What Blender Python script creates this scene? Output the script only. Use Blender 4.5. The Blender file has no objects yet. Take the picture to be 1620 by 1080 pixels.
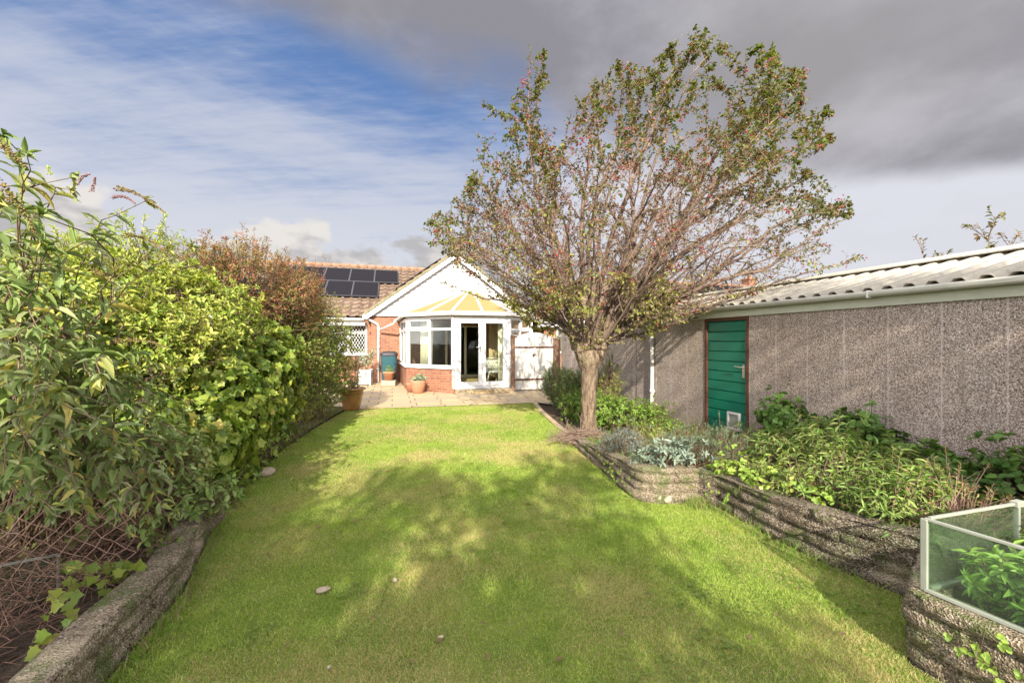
import bpy, math, random
import numpy as np
from mathutils import Vector, Matrix
R = math.radians
rng = np.random.default_rng(7)
random.seed(5)
sc = bpy.context.scene
col = sc.collection
CAMZ = 1.5
F = 640.0

def px(x, y, Z):
    """a point of the garden measured from the survey photo: column, row, distance"""
    return np.array([(x - 810) / F * Z, Z, CAMZ - (y - 540) / F * Z])

# ------------------------------------------------------------------ tagging
def tag(o, label=None, cat=None, group=None, kind=None):
    if label: o['label'] = label
    if cat: o['category'] = cat
    if group: o['group'] = group
    if kind: o['kind'] = kind
    return o

def thing(name, label, cat, loc=(0, 0, 0), rz=0, group=None):
    o = bpy.data.objects.new(name, None)
    o.empty_display_size = .1
    col.objects.link(o)
    o.location = loc
    o.rotation_euler = (0, 0, rz)
    return tag(o, label, cat, group)

# ------------------------------------------------------------------ noise
def _h(ix, iy, iz, seed):
    n = (ix * 374761393 + iy * 668265263 + iz * 2147483647 + seed * 1274126177) & 0xffffffff
    n = ((n ^ (n >> 13)) * 1274126177) & 0xffffffff
    n = (n ^ (n >> 16)) & 0xffffffff
    return n / 4294967295.0

def vnoise(P, scale=1.0, seed=0):
    P = np.asarray(P, float) * scale
    i = np.floor(P).astype(np.int64); f = P - i
    f = f * f * (3 - 2 * f)
    r = 0
    for dx in (0, 1):
        for dy in (0, 1):
            for dz in (0, 1):
                w = (f[..., 0] if dx else 1 - f[..., 0]) * (f[..., 1] if dy else 1 - f[..., 1]) * (f[..., 2] if dz else 1 - f[..., 2])
                r = r + w * _h(i[..., 0] + dx, i[..., 1] + dy, i[..., 2] + dz, seed)
    return r

def fbm(P, scale=1.0, seed=0, o=3):
    r = 0; a = .5; t = 0
    for k in range(o):
        r = r + a * vnoise(P, scale * 2 ** k, seed + k); t += a; a *= .5
    return r / t

def unit(v):
    return v / (np.linalg.norm(v, axis=-1, keepdims=True) + 1e-9)

# ------------------------------------------------------------------ mesh building
def tri_obj(name, V, Fc, mat, parent=None, C=None, smooth=False):
    V = np.asarray(V, np.float32); Fc = np.asarray(Fc, np.int32)
    me = bpy.data.meshes.new(name)
    n = len(Fc); k = Fc.shape[1]
    me.vertices.add(len(V)); me.vertices.foreach_set('co', V.ravel())
    me.loops.add(n * k); me.loops.foreach_set('vertex_index', Fc.ravel())
    me.polygons.add(n)
    me.polygons.foreach_set('loop_start', np.arange(0, n * k, k, dtype=np.int32))
    if smooth: me.polygons.foreach_set('use_smooth', np.ones(n, bool))
    me.update(calc_edges=True)
    if C is not None:
        a = me.attributes.new('tint', 'FLOAT_COLOR', 'POINT')
        c4 = np.ones((len(V), 4), np.float32); c4[:, :3] = C
        a.data.foreach_set('color', c4.ravel())
    if mat: me.materials.append(mat)
    o = bpy.data.objects.new(name, me)
    col.objects.link(o)
    if parent: o.parent = parent
    return o

class MB:
    """collects faces, linked later as one mesh object with metric UVs"""
    def __init__(s): s.v = []; s.f = []; s.sm = []
    def add(s, vs, fs, smooth=False):
        b = len(s.v); s.v += [tuple(map(float, p)) for p in vs]
        for f in fs: s.f.append([b + i for i in f]); s.sm.append(smooth)
        return s
    def box(s, a, b):
        x0, y0, z0 = a; x1, y1, z1 = b
        x0, x1 = min(x0, x1), max(x0, x1); y0, y1 = min(y0, y1), max(y0, y1); z0, z1 = min(z0, z1), max(z0, z1)
        return s.add([(x0, y0, z0), (x1, y0, z0), (x1, y1, z0), (x0, y1, z0), (x0, y0, z1), (x1, y0, z1), (x1, y1, z1), (x0, y1, z1)],
                     [(0, 3, 2, 1), (4, 5, 6, 7), (0, 1, 5, 4), (1, 2, 6, 5), (2, 3, 7, 6), (3, 0, 4, 7)])
    def bar(s, p, q, w, h, up=(0, 0, 1)):
        p = np.array(p, float); q = np.array(q, float); d = unit(q - p)
        sd = unit(np.cross(d, np.array(up, float))); u = np.cross(sd, d)
        vs = []
        for c in (p, q):
            for a, b in ((-1, -1), (1, -1), (1, 1), (-1, 1)): vs.append(c + sd * a * w / 2 + u * b * h / 2)
        return s.add(vs, [(0, 1, 2, 3), (7, 6, 5, 4), (0, 4, 5, 1), (1, 5, 6, 2), (2, 6, 7, 3), (3, 7, 4, 0)])
    def prism(s, poly, z0, z1):
        n = len(poly)
        a = sum(poly[i][0] * poly[(i + 1) % n][1] - poly[(i + 1) % n][0] * poly[i][1] for i in range(n))
        if a < 0: poly = poly[::-1]
        vs = [(p[0], p[1], z0) for p in poly] + [(p[0], p[1], z1) for p in poly]
        fs = [tuple(range(n - 1, -1, -1)), tuple(range(n, 2 * n))] + [(i, (i + 1) % n, n + (i + 1) % n, n + i) for i in range(n)]
        return s.add(vs, fs)
    def tube(s, pts, r, k=10, cap=True):
        pts = [np.array(p, float) for p in pts]
        rr = r if hasattr(r, '__len__') else [r] * len(pts)
        vs = []; n = len(pts)
        ref = np.array([0, 0, 1.])
        for i, p in enumerate(pts):
            d = unit(pts[min(i + 1, n - 1)] - pts[max(i - 1, 0)])
            rf = ref if abs(d[2]) < .95 else np.array([1., 0, 0])
            a = unit(np.cross(d, rf)); b = np.cross(d, a)
            if i and np.dot(a, pa) < 0: a, b = -a, -b
            pa = a
            for j in range(k):
                t = 2 * math.pi * j / k
                vs.append(p + rr[i] * (a * math.cos(t) + b * math.sin(t)))
        fs = [(i * k + j, i * k + (j + 1) % k, (i + 1) * k + (j + 1) % k, (i + 1) * k + j) for i in range(n - 1) for j in range(k)]
        if cap: fs += [tuple(range(k))[::-1], tuple((n - 1) * k + j for j in range(k))]
        return s.add(vs, fs, True)
    def lathe(s, prof, c=(0, 0), k=28, cap=True, sq=0):
        vs = []
        for r, z in prof:
            for j in range(k):
                t = 2 * math.pi * j / k
                q = 1.0
                if sq: q = (abs(math.cos(t)) ** sq + abs(math.sin(t)) ** sq) ** (-1 / sq)
                vs.append((c[0] + r * q * math.cos(t), c[1] + r * q * math.sin(t), z))
        n = len(prof)
        fs = [(i * k + j, i * k + (j + 1) % k, (i + 1) * k + (j + 1) % k, (i + 1) * k + j) for i in range(n - 1) for j in range(k)]
        if cap: fs += [tuple(range(k))[::-1], tuple((n - 1) * k + j for j in range(k))]
        return s.add(vs, fs, True)
    def build(s, name, mat, parent=None, bevel=0):
        me = bpy.data.meshes.new(name)
        me.from_pydata(s.v, [], s.f); me.update()
        me.polygons.foreach_set('use_smooth', s.sm)
        if mat: me.materials.append(mat)
        uv = me.uv_layers.new(name='UVMap').data
        for p in me.polygons:
            n = p.normal
            if abs(n.z) > .97: t = Vector((1, 0, 0)); b = Vector((0, 1, 0))
            else:
                t = Vector((0, 0, 1)).cross(n).normalized(); b = n.cross(t)
            for li in p.loop_indices:
                c = me.vertices[me.loops[li].vertex_index].co
                uv[li].uv = (c.dot(t), c.dot(b))
        o = bpy.data.objects.new(name, me)
        col.objects.link(o)
        if parent: o.parent = parent
        if bevel:
            m = o.modifiers.new('bevel', 'BEVEL'); m.width = bevel; m.segments = 2; m.limit_method = 'ANGLE'
        return o

# ------------------------------------------------------------------ materials
class NT:
    def __init__(s, name):
        s.m = bpy.data.materials.new(name); s.m.use_nodes = True
        s.t = s.m.node_tree; s.N = s.t.nodes; s.L = s.t.links
        s.b = s.N['Principled BSDF']; s.out = s.N['Material Output']
    def n(s, typ, **kw):
        o = s.N.new(typ)
        for k, v in kw.items():
            if k.startswith('i_'):
                key = k[2:]
                o.inputs[int(key) if key.isdigit() else key.replace('_', ' ')].default_value = v
            else: setattr(o, k, v)
        return o
    def l(s, a, b): s.L.new(a, b)
    def ramp(s, fac, stops, interp='LINEAR'):
        r = s.N.new('ShaderNodeValToRGB'); r.color_ramp.interpolation = interp
        e = r.color_ramp.elements
        while len(e) < len(stops): e.new(.5)
        for x, (p, c) in zip(e, stops): x.position = p; x.color = (*c, 1) if len(c) == 3 else c
        if fac is not None: s.l(fac, r.inputs[0])
        return r.outputs[0]
    def noise(s, scale, detail=4, vec=None, rough=.55, out=0):
        o = s.n('ShaderNodeTexNoise'); o.inputs['Scale'].default_value = scale; o.inputs['Detail'].default_value = detail
        o.inputs['Roughness'].default_value = rough
        if vec: s.l(vec, o.inputs['Vector'])
        return o.outputs[out]
    def mix(s, a, b, fac, mode='MIX'):
        o = s.n('ShaderNodeMix', data_type='RGBA', blend_type=mode)
        for sock, v in ((o.inputs[0], fac), (o.inputs[6], a), (o.inputs[7], b)):
            if hasattr(v, 'is_linked'): s.l(v, sock)
            elif sock == o.inputs[0]: sock.default_value = v
            else: sock.default_value = (*v, 1)
        return o.outputs[2]
    def math(s, op, a, b=0.0, c=None, clamp=False):
        o = s.n('ShaderNodeMath', operation=op, use_clamp=clamp)
        for i, v in enumerate((a, b, c)):
            if v is None: continue
            if hasattr(v, 'is_linked'): s.l(v, o.inputs[i])
            else: o.inputs[i].default_value = v
        return o.outputs[0]
    def bump(s, h, dist=.01, strength=1.0, prev=None):
        o = s.n('ShaderNodeBump'); o.inputs['Distance'].default_value = dist; o.inputs['Strength'].default_value = strength
        s.l(h, o.inputs['Height'])
        if prev: s.l(prev, o.inputs['Normal'])
        s.l(o.outputs[0], s.b.inputs['Normal'])
        return o.outputs[0]
    def obj(s): return s.n('ShaderNodeTexCoord').outputs['Object']
    def uv(s): return s.n('ShaderNodeTexCoord').outputs['UV']
    def geo(s): return s.n('ShaderNodeNewGeometry').outputs['Position']
    def mapping(s, vec, scale=(1, 1, 1), loc=(0, 0, 0), rot=(0, 0, 0)):
        o = s.n('ShaderNodeMapping'); s.l(vec, o.inputs[0])
        o.inputs['Scale'].default_value = scale; o.inputs['Location'].default_value = loc; o.inputs['Rotation'].default_value = rot
        return o.outputs[0]
    def base(s, c, rough=.6, spec=.4):
        if hasattr(c, 'is_linked'): s.l(c, s.b.inputs['Base Color'])
        else: s.b.inputs['Base Color'].default_value = (*c, 1)
        s.b.inputs['Roughness'].default_value = rough
        s.b.inputs['Specular IOR Level'].default_value = spec
        return s

def m_plain(name, c, rough=.5, var=.12, scale=6, spec=.4, bump=0, bscale=60, dirt=None, metal=0):
    k = NT(name)
    v = k.geo()
    f = k.noise(scale, 5, v)
    c = np.array(c)
    cc = k.ramp(f, [(.3, tuple(c * (1 - var))), (.7, tuple(np.minimum(c * (1 + var), 1)))])
    if dirt:
        d = k.noise(scale * 3.1, 6, v, .7)
        cc = k.mix(cc, dirt[0], k.ramp(d, [(dirt[1], (0, 0, 0)), (min(dirt[1] + .2, 1), (1, 1, 1))]))
    k.base(cc, rough, spec)
    k.b.inputs['Metallic'].default_value = metal
    if bump: k.bump(k.noise(bscale, 4, v), bump)
    return k.m

def m_leaf(name, rough=.45, trans=.35, spec=.35):
    k = NT(name)
    a = k.n('ShaderNodeAttribute', attribute_name='tint')
    v = k.geo()
    c = k.mix(a.outputs['Color'], (1, 1, 1), .0)
    k.base(a.outputs['Color'], rough, spec)
    tr = k.n('ShaderNodeBsdfTranslucent')
    hs = k.n('ShaderNodeHueSaturation'); hs.inputs['Saturation'].default_value = 1.15; hs.inputs['Value'].default_value = 1.35
    k.l(a.outputs['Color'], hs.inputs['Color']); k.l(hs.outputs[0], tr.inputs['Color'])
    mx = k.n('ShaderNodeMixShader'); mx.inputs[0].default_value = trans
    k.l(k.b.outputs[0], mx.inputs[1]); k.l(tr.outputs[0], mx.inputs[2]); k.l(mx.outputs[0], k.out.inputs['Surface'])
    return k.m

def m_glass(name, tint=(.92, .95, .92), refl=.32, dirt=0):
    k = NT(name)
    tp = k.n('ShaderNodeBsdfTransparent'); tp.inputs[0].default_value = (*tint, 1)
    gl = k.n('ShaderNodeBsdfGlossy'); gl.inputs['Roughness'].default_value = .02
    fr = k.n('ShaderNodeFresnel'); fr.inputs[0].default_value = 1.5
    fac = k.math('MULTIPLY', fr.outputs[0], refl, clamp=True)
    mx = k.n('ShaderNodeMixShader'); k.l(fac, mx.inputs[0]); k.l(tp.outputs[0], mx.inputs[1]); k.l(gl.outputs[0], mx.inputs[2])
    last = mx.outputs[0]
    if dirt:
        df = k.n('ShaderNodeBsdfDiffuse'); df.inputs[0].default_value = (.35, .42, .3, 1)
        m2 = k.n('ShaderNodeMixShader')
        f = k.math('MULTIPLY', k.ramp(k.noise(5, 6, k.geo(), .7), [(.3, (.3, .3, .3)), (.75, (1, 1, 1))]), dirt)
        k.l(f, m2.inputs[0]); k.l(last, m2.inputs[1]); k.l(df.outputs[0], m2.inputs[2]); last = m2.outputs[0]
    k.l(last, k.out.inputs['Surface'])
    return k.m

def m_brick(name):
    k = NT(name); uv = k.uv()
    b = k.n('ShaderNodeTexBrick'); k.l(uv, b.inputs['Vector'])
    b.inputs['Scale'].default_value = 1; b.inputs['Brick Width'].default_value = .225; b.inputs['Row Height'].default_value = .075
    b.inputs['Mortar Size'].default_value = .006; b.inputs['Mortar Smooth'].default_value = .3; b.inputs['Bias'].default_value = 0
    b.inputs['Color1'].default_value = (.29, .115, .062, 1); b.inputs['Color2'].default_value = (.19, .07, .042, 1)
    b.inputs['Mortar'].default_value = (.36, .28, .20, 1)
    n = k.noise(9, 5, k.geo(), .7)
    c = k.mix(b.outputs['Color'], (.32, .19, .12), k.ramp(n, [(.45, (0, 0, 0)), (.75, (.6, .6, .6))]))
    n2 = k.noise(1.2, 4, k.geo())
    c = k.mix(c, (.28, .2, .12), k.ramp(n2, [(.55, (0, 0, 0)), (.8, (.35, .35, .35))]))
    k.base(c, .85, .2)
    k.bump(k.math('SUBTRACT', k.math('MULTIPLY', k.noise(80, 3, k.geo()), .3), b.outputs['Fac']), .006)
    return k.m

def m_pebble():
    k = NT('pebbledash'); uv = k.uv(); g = k.geo()
    vo = k.n('ShaderNodeTexVoronoi'); vo.inputs['Scale'].default_value = 140; k.l(g, vo.inputs['Vector'])
    sep = k.n('ShaderNodeSeparateColor'); k.l(vo.outputs['Color'], sep.inputs[0])
    chips = k.ramp(sep.outputs[0], [(0, (.09, .062, .048)), (.2, (.23, .177, .142)), (.5, (.385, .318, .262)), (.8, (.53, .45, .38)), (1, (.80, .71, .63))])
    # vertical cement joints every 0.415 m
    sx = k.n('ShaderNodeSeparateXYZ'); k.l(k.obj(), sx.inputs[0])
    fr = k.math('FRACT', k.math('DIVIDE', k.math('SUBTRACT', sx.outputs[0], 2.16 - .415 * 20), .415))
    d = k.math('MINIMUM', fr, k.math('SUBTRACT', 1.0, fr))
    br = k.noise(14, 5, g, .8)
    j = k.math('LESS_THAN', k.math('ADD', d, k.math('MULTIPLY', br, .085)), .058)
    cc = k.mix(chips, (.74, .68, .62), k.math('MULTIPLY', j, .42))
    st = k.ramp(k.noise(1.3, 5, k.mapping(g, (1, 1, .5))), [(.35, (.78, .75, .72)), (.7, (1, 1, 1))])
    cc = k.mix(cc, st, 1.0, 'MULTIPLY')
    damp = k.math('MULTIPLY', k.ramp(k.math('ADD', k.math('MULTIPLY', sx.outputs[2], 1.6), k.math('MULTIPLY', k.noise(5, 5, g), .7)), [(.45, (1, 1, 1)), (1.0, (0, 0, 0))]), .55)
    cc = k.mix(cc, (.16, .145, .085), damp)
    drip = k.ramp(k.noise(1, 5, k.mapping(k.obj(), (9, 9, .5)), .6), [(.55, (0, 0, 0)), (.75, (.45, .45, .45))])
    cc = k.mix(cc, (.17, .15, .12), drip)
    k.base(cc, .9, .2)
    k.bump(vo.outputs['Distance'], .006, .8)
    return k.m

def m_aggregate(name, dark=(.11, .085, .055), light=(.44, .37, .27), moss=.50, scale=130, mid=(.24, .185, .12)):
    k = NT(name); g = k.geo()
    vo = k.n('ShaderNodeTexVoronoi'); vo.inputs['Scale'].default_value = scale; k.l(g, vo.inputs['Vector'])
    sep = k.n('ShaderNodeSeparateColor'); k.l(vo.outputs['Color'], sep.inputs[0])
    big = k.noise(4, 6, g, .7)
    f = k.math('ADD', sep.outputs[0], k.math('MULTIPLY', k.math('SUBTRACT', big, .5), .9))
    c = k.ramp(f, [(.1, dark), (.55, mid), (.85, tuple(np.array(light) * .7)), (1, light)])
    lich = k.ramp(k.noise(2.3, 5, g, .65), [(.55, (0, 0, 0)), (.72, (.75, .75, .75))])
    c = k.mix(c, (.48, .40, .26), lich)
    ms = k.ramp(k.noise(5.5, 5, g, .7), [(moss, (0, 0, 0)), (moss + .14, (.8, .8, .8))])
    c = k.mix(c, (.09, .13, .03), ms)
    k.base(c, .95, .15)
    k.bump(k.math('ADD', vo.outputs['Distance'], k.noise(30, 5, g, .7)), .012)
    return k.m

def m_tile():
    k = NT('roof_tile'); g = k.geo()
    vo = k.n('ShaderNodeTexVoronoi'); vo.inputs['Scale'].default_value = 3.2; k.l(k.uv(), vo.inputs['Vector'])
    sep = k.n('ShaderNodeSeparateColor'); k.l(vo.outputs['Color'], sep.inputs[0])
    c = k.ramp(sep.outputs[0], [(0, (.105, .065, .046)), (.5, (.165, .108, .077)), (1, (.225, .16, .12))])
    c = k.mix(c, (.16, .14, .09), k.ramp(k.noise(6, 6, g, .7), [(.45, (0, 0, 0)), (.7, (.7, .7, .7))]))
    k.base(c, .9, .2); k.bump(k.noise(40, 4, g), .01)
    return k.m

def m_wood(name, a, b, sc=(3, 3, 40), rough=.8):
    k = NT(name); o = k.mapping(k.obj(), sc)
    f = k.noise(1, 6, o, .7)
    k.base(k.ramp(f, [(.3, a), (.7, b)]), rough, .25); k.bump(f, .004)
    return k.m

def m_bark():
    k = NT('bark'); g = k.geo()
    f = k.noise(1, 8, k.mapping(g, (22, 22, 6)), .75)
    c = k.ramp(f, [(.32, (.035, .025, .017)), (.46, (.125, .088, .058)), (.6, (.25, .185, .125)), (.8, (.38, .30, .22))])
    c = k.mix(c, (.15, .15, .07), k.ramp(k.noise(3, 5, g), [(.55, (0, 0, 0)), (.75, (.5, .5, .5))]))
    k.base(c, .9, .15); k.bump(f, .03)
    return k.m

def m_lawn():
    k = NT('lawn_turf'); g = k.geo()
    a = k.noise(2.2, 6, g, .65); b = k.noise(60, 4, g, .7)
    c = k.ramp(a, [(.3, (.10, .15, .03)), (.5, (.17, .21, .045)), (.7, (.28, .27, .09))])
    c = k.mix(c, (.27, .22, .10), k.ramp(b, [(.5, (0, 0, 0)), (.8, (.6, .6, .6))]))
    k.base(c, .95, .1); k.bump(k.noise(90, 4, g), .02)
    return k.m

def m_soil():
    k = NT('soil'); g = k.geo()
    f = k.noise(18, 8, g, .75)
    c = k.ramp(f, [(.3, (.03, .022, .014)), (.5, (.09, .065, .045)), (.75, (.22, .17, .12))])
    k.base(c, .98, .1); k.bump(f, .05)
    return k.m

def m_patio():
    k = NT('sandstone_paving'); uv = k.mapping(k.uv(), (1, 1, 1), (0, 0, 0), (0, 0, R(-16.5)))
    b = k.n('ShaderNodeTexBrick'); k.l(uv, b.inputs['Vector'])
    b.offset = .43; b.squash = 1.35; b.squash_frequency = 2
    b.inputs['Scale'].default_value = 1; b.inputs['Brick Width'].default_value = .56; b.inputs['Row Height'].default_value = .42
    b.inputs['Mortar Size'].default_value = .013; b.inputs['Mortar Smooth'].default_value = .2
    b.inputs['Color1'].default_value = (.46, .33, .155, 1); b.inputs['Color2'].default_value = (.31, .25, .16, 1)
    b.inputs['Mortar'].default_value = (.12, .09, .06, 1)
    g = k.geo()
    c = k.mix(b.outputs['Color'], (.30, .25, .19), k.ramp(k.noise(4.5, 7, g, .7), [(.4, (0, 0, 0)), (.68, (.8, .8, .8))]))
    k.base(c, .85, .25)
    k.bump(k.math('SUBTRACT', k.math('MULTIPLY', k.noise(14, 5, g), .6), b.outputs['Fac']), .01)
    return k.m

M = {}
M['white'] = m_plain('white_upvc', (.62, .62, .60), .35, .03, 3, .5)
M['whitewood'] = m_plain('weathered_white_paint', (.60, .58, .52), .7, .08, 9, .3, dirt=((.38, .34, .27), .62))
M['clad'] = m_plain('white_cladding', (.60, .60, .59), .5, .03, 2)
M['cream'] = m_plain('cream_frame', (.62, .56, .40), .5, .05)
M['fascia'] = m_plain('greenish_fascia', (.44, .45, .34), .55, .08, 5, dirt=((.25, .26, .16), .6))
M['gutter'] = m_plain('grey_gutter', (.50, .49, .42), .5, .08, 6, dirt=((.3, .3, .2), .62))
M['sheet'] = m_plain('cement_sheet', (.40, .365, .29), .85, .10, 3, .2, .004, 90, dirt=((.20, .185, .14), .56))
M['glass'] = m_glass('window_glass')
M['dirtyglass'] = m_glass('algae_glass', (.86, .93, .86), .3, .08)
M['poly'] = None
M['brick'] = m_brick('red_brick')
M['pebble'] = m_pebble()
M['agg'] = m_aggregate('aggregate_block')
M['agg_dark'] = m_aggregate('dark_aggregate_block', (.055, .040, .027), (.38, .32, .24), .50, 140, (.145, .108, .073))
M['tile'] = m_tile()
M['ridge'] = m_plain('ridge_clay', (.26, .145, .09), .85, .2, 5, .2, .01, 40)
M['verge'] = m_plain('mossy_verge', (.20, .18, .10), .95, .25, 9, .1, .02, 40)
M['solar'] = None
M['green'] = m_plain('green_paint', (.004, .135, .078), .36, .10, 4, .5, .0008, 30, dirt=((.02, .10, .065), .54))
M['brown'] = m_wood('brown_timber', (.05, .022, .014), (.14, .06, .035))
M['post'] = m_wood('weathered_post', (.13, .06, .035), (.36, .23, .15), (12, 12, 2.5))
M['bark'] = m_bark()
M['limb'] = m_plain('limb_bark', (.14, .10, .075), .9, .35, 30, .1, .006, 60, dirt=((.24, .19, .14), .62))
M['twig'] = m_plain('twig_bark', (.215, .145, .11), .85, .3, 14, .2)
M['twigdark'] = m_plain('shrub_twig', (.16, .11, .07), .9, .3, 14, .15)
M['straw'] = m_leaf('dry_straw', .9, .1, .1)
M['terracotta'] = m_plain('terracotta', (.40, .175, .10), .75, .12, 8, .25, dirt=((.58, .40, .28), .6))
M['glaze'] = m_plain('brown_glaze', (.30, .145, .05), .22, .2, 7, .6)
M['teal'] = m_plain('teal_plastic', (.022, .080, .095), .4, .1, 5, .45)
M['dark'] = m_plain('dark_plastic', (.035, .03, .035), .5, .1, 5)
M['leaf'] = m_leaf('leaf')
M['leafgloss'] = m_leaf('glossy_leaf', .48, .3, .28)
M['leafmatt'] = m_leaf('felted_leaf', .7, .25, .2)
M['grass'] = m_leaf('grass_blade', .55, .35, .25)
M['berry'] = m_leaf('berry_skin', .25, .05, .6)
M['panelframe'] = m_plain('panel_frame_metal', (.05, .05, .055), .5, .1)
M['lawn'] = m_lawn(); M['soil'] = m_soil(); M['patio'] = m_patio()
M['stone'] = m_plain('pale_stone', (.36, .29, .20), .9, .2, 20, .2, .01, 50)
M['wire'] = m_plain('rusty_pink_wire', (.40, .25, .19), .7, .25, 20, .3)
M['metal'] = m_plain('grey_aluminium', (.28, .29, .235), .5, .1, 10, .3, metal=.1, dirt=((.30, .31, .2), .6))
M['silver'] = m_plain('handle_metal', (.6, .58, .52), .3, .05, 8, .5, metal=.8)
M['curtain'] = m_plain('cream_curtain', (.80, .74, .55), .9, .08, 12, .1)
M['carpet'] = m_plain('conservatory_floor', (.30, .22, .09), .8, .2, 3)
M['inwall'] = m_plain('interior_wall', (.45, .34, .19), .9, .15, 3, .1)
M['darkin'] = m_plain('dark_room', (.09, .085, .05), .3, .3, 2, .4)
k = NT('polycarbonate'); k.base((.36, .285, .115), .5, .3)
tr = k.n('ShaderNodeBsdfTranslucent'); tr.inputs[0].default_value = (.52, .42, .18, 1)
mx = k.n('ShaderNodeMixShader'); mx.inputs[0].default_value = .35
k.l(k.b.outputs[0], mx.inputs[1]); k.l(tr.outputs[0], mx.inputs[2]); k.l(mx.outputs[0], k.out.inputs['Surface'])
M['poly'] = k.m
k = NT('solar_cells'); w = k.n('ShaderNodeTexWave', wave_type='BANDS', bands_direction='X'); w.inputs['Scale'].default_value = 4.2
k.l(k.uv(), w.inputs[0])
k.base(k.ramp(w.outputs[0], [(.8, (.008, .007, .009)), (1, (.016, .015, .019))]), .6, .12)
M['solar'] = k.m
# ================================================================== camera, light, sky
cam = bpy.data.cameras.new('camera'); camo = bpy.data.objects.new('camera', cam); col.objects.link(camo)
camo.location = (0, 0, CAMZ); camo.rotation_euler = (R(90), 0, 0)
cam.sensor_width = 36; cam.lens = 36 * F / 1620; cam.clip_start = .05; cam.clip_end = 3000
sc.camera = camo
SUN_AZ, SUN_EL = R(3.2), R(30)      # the sun stands behind the camera, a little to the right
sd = np.array([math.sin(SUN_AZ) * math.cos(SUN_EL), -math.cos(SUN_AZ) * math.cos(SUN_EL), math.sin(SUN_EL)])
sun = bpy.data.lights.new('sun', 'SUN'); sun.energy = 5.0; sun.angle = R(.6); sun.color = (1, .93, .80)
suno = bpy.data.objects.new('sun', sun); col.objects.link(suno)
suno.rotation_euler = Vector(sd).to_track_quat('Z', 'Y').to_euler(); suno.location = (3, -10, 9)

w = bpy.data.worlds.new('World'); sc.world = w; w.use_nodes = True
k = NT.__new__(NT); k.t = w.node_tree; k.N = k.t.nodes; k.L = k.t.links
bg = k.N['Background']
STR = .1
bg.inputs['Strength'].default_value = STR
sky = k.n('ShaderNodeTexSky', sky_type='NISHITA'); sky.sun_disc = False
sky.sun_elevation = SUN_EL; sky.sun_rotation = math.pi - SUN_AZ
sky.altitude = 50; sky.air_density = 1.1; sky.dust_density = .6; sky.ozone_density = 1.8
D = k.n('ShaderNodeTexCoord').outputs['Generated']
sp = k.n('ShaderNodeSeparateXYZ'); k.l(D, sp.inputs[0]); dx, dy, dz = sp.outputs
def dot(v, vec):
    o = k.n('ShaderNodeVectorMath', operation='DOT_PRODUCT'); k.l(vec, o.inputs[0]); o.inputs[1].default_value = v
    return o.outputs['Value']
def sstep(x, a, b, lo=0., hi=1.):
    o = k.n('ShaderNodeMapRange', interpolation_type='SMOOTHSTEP'); k.l(x, o.inputs[0])
    o.inputs[1].default_value = a; o.inputs[2].default_value = b; o.inputs[3].default_value = lo; o.inputs[4].default_value = hi
    return o.outputs[0]
def colr(c, g=1 / STR / 2.2): return tuple(x * g for x in c)     # sky radiances, given as they appear at exposure +1
zup = k.math('MAXIMUM', dz, 0.02)
# blue air
hs = k.n('ShaderNodeHueSaturation'); hs.inputs['Saturation'].default_value = 1.1; hs.inputs['Value'].default_value = .62
k.l(sky.outputs[0], hs.inputs['Color'])
blue = k.mix(hs.outputs[0], colr((.12, .24, .55)), .7)
# high cirrus streaks
pl = k.n('ShaderNodeVectorMath', operation='SCALE'); k.l(D, pl.inputs[0]); k.l(k.math('DIVIDE', 1.0, k.math('ADD', zup, .12)), pl.inputs['Scale'])
st = k.noise(1.0, 7, k.mapping(pl.outputs[0], (.55, 2.2, .3), (3.3, 1.2, 0), (0, 0, R(24))), .62)
st2 = k.noise(2.0, 5, k.mapping(D, (1.2, 1.2, 5.5), (1, 2, 0), (0, R(14), 0)), .6)
cir = k.math('ADD', k.math('MULTIPLY', st, .5), k.math('MULTIPLY', st2, .5))
low = sstep(dz, .05, .70, .46, -.10)
fine = k.noise(3.0, 8, k.mapping(pl.outputs[0], (.8, 4.5, .3), (7.3, 2.2, 0), (0, 0, R(31))), .7)
cir = k.math('MULTIPLY_ADD', k.math('SUBTRACT', fine, .5), .30, cir)
ca = sstep(k.math('ADD', cir, low), .40, .82)
ca = k.math('MULTIPLY', ca, .93)
ccol = k.mix(colr((.56, .60, .73)), colr((.74, .755, .81)), sstep(dz, .5, .1))
s1 = k.mix(blue, ccol, ca)
# pale cloud low on the right
rt = k.math('MULTIPLY', sstep(dx, -.1, .30), sstep(dz, .55, .33))
s1 = k.mix(s1, colr((.74, .75, .82)), k.math('MULTIPLY', rt, .95))
# cumulus near the horizon
cu = k.noise(5.5, 7, k.mapping(D, (1, 1, 1.7), (.35, .2, .62)), .55)
cm = k.math('ADD', cu, sstep(dz, .12, .34, .19, -.22))
cum = k.math('MULTIPLY', sstep(cm, .50, .585), k.math('SUBTRACT', 1.0, sstep(dx, .05, .40, 0., .93)))
sh = k.noise(7, 5, k.mapping(D, (1, 1, 2.2), (2, .7, .1)), .6)
cucol = k.mix(colr((.50, .485, .49)), colr((.84, .80, .76)), sstep(sh, .38, .6))
s1 = k.mix(s1, cucol, k.math('MULTIPLY', cum, .92))
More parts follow.
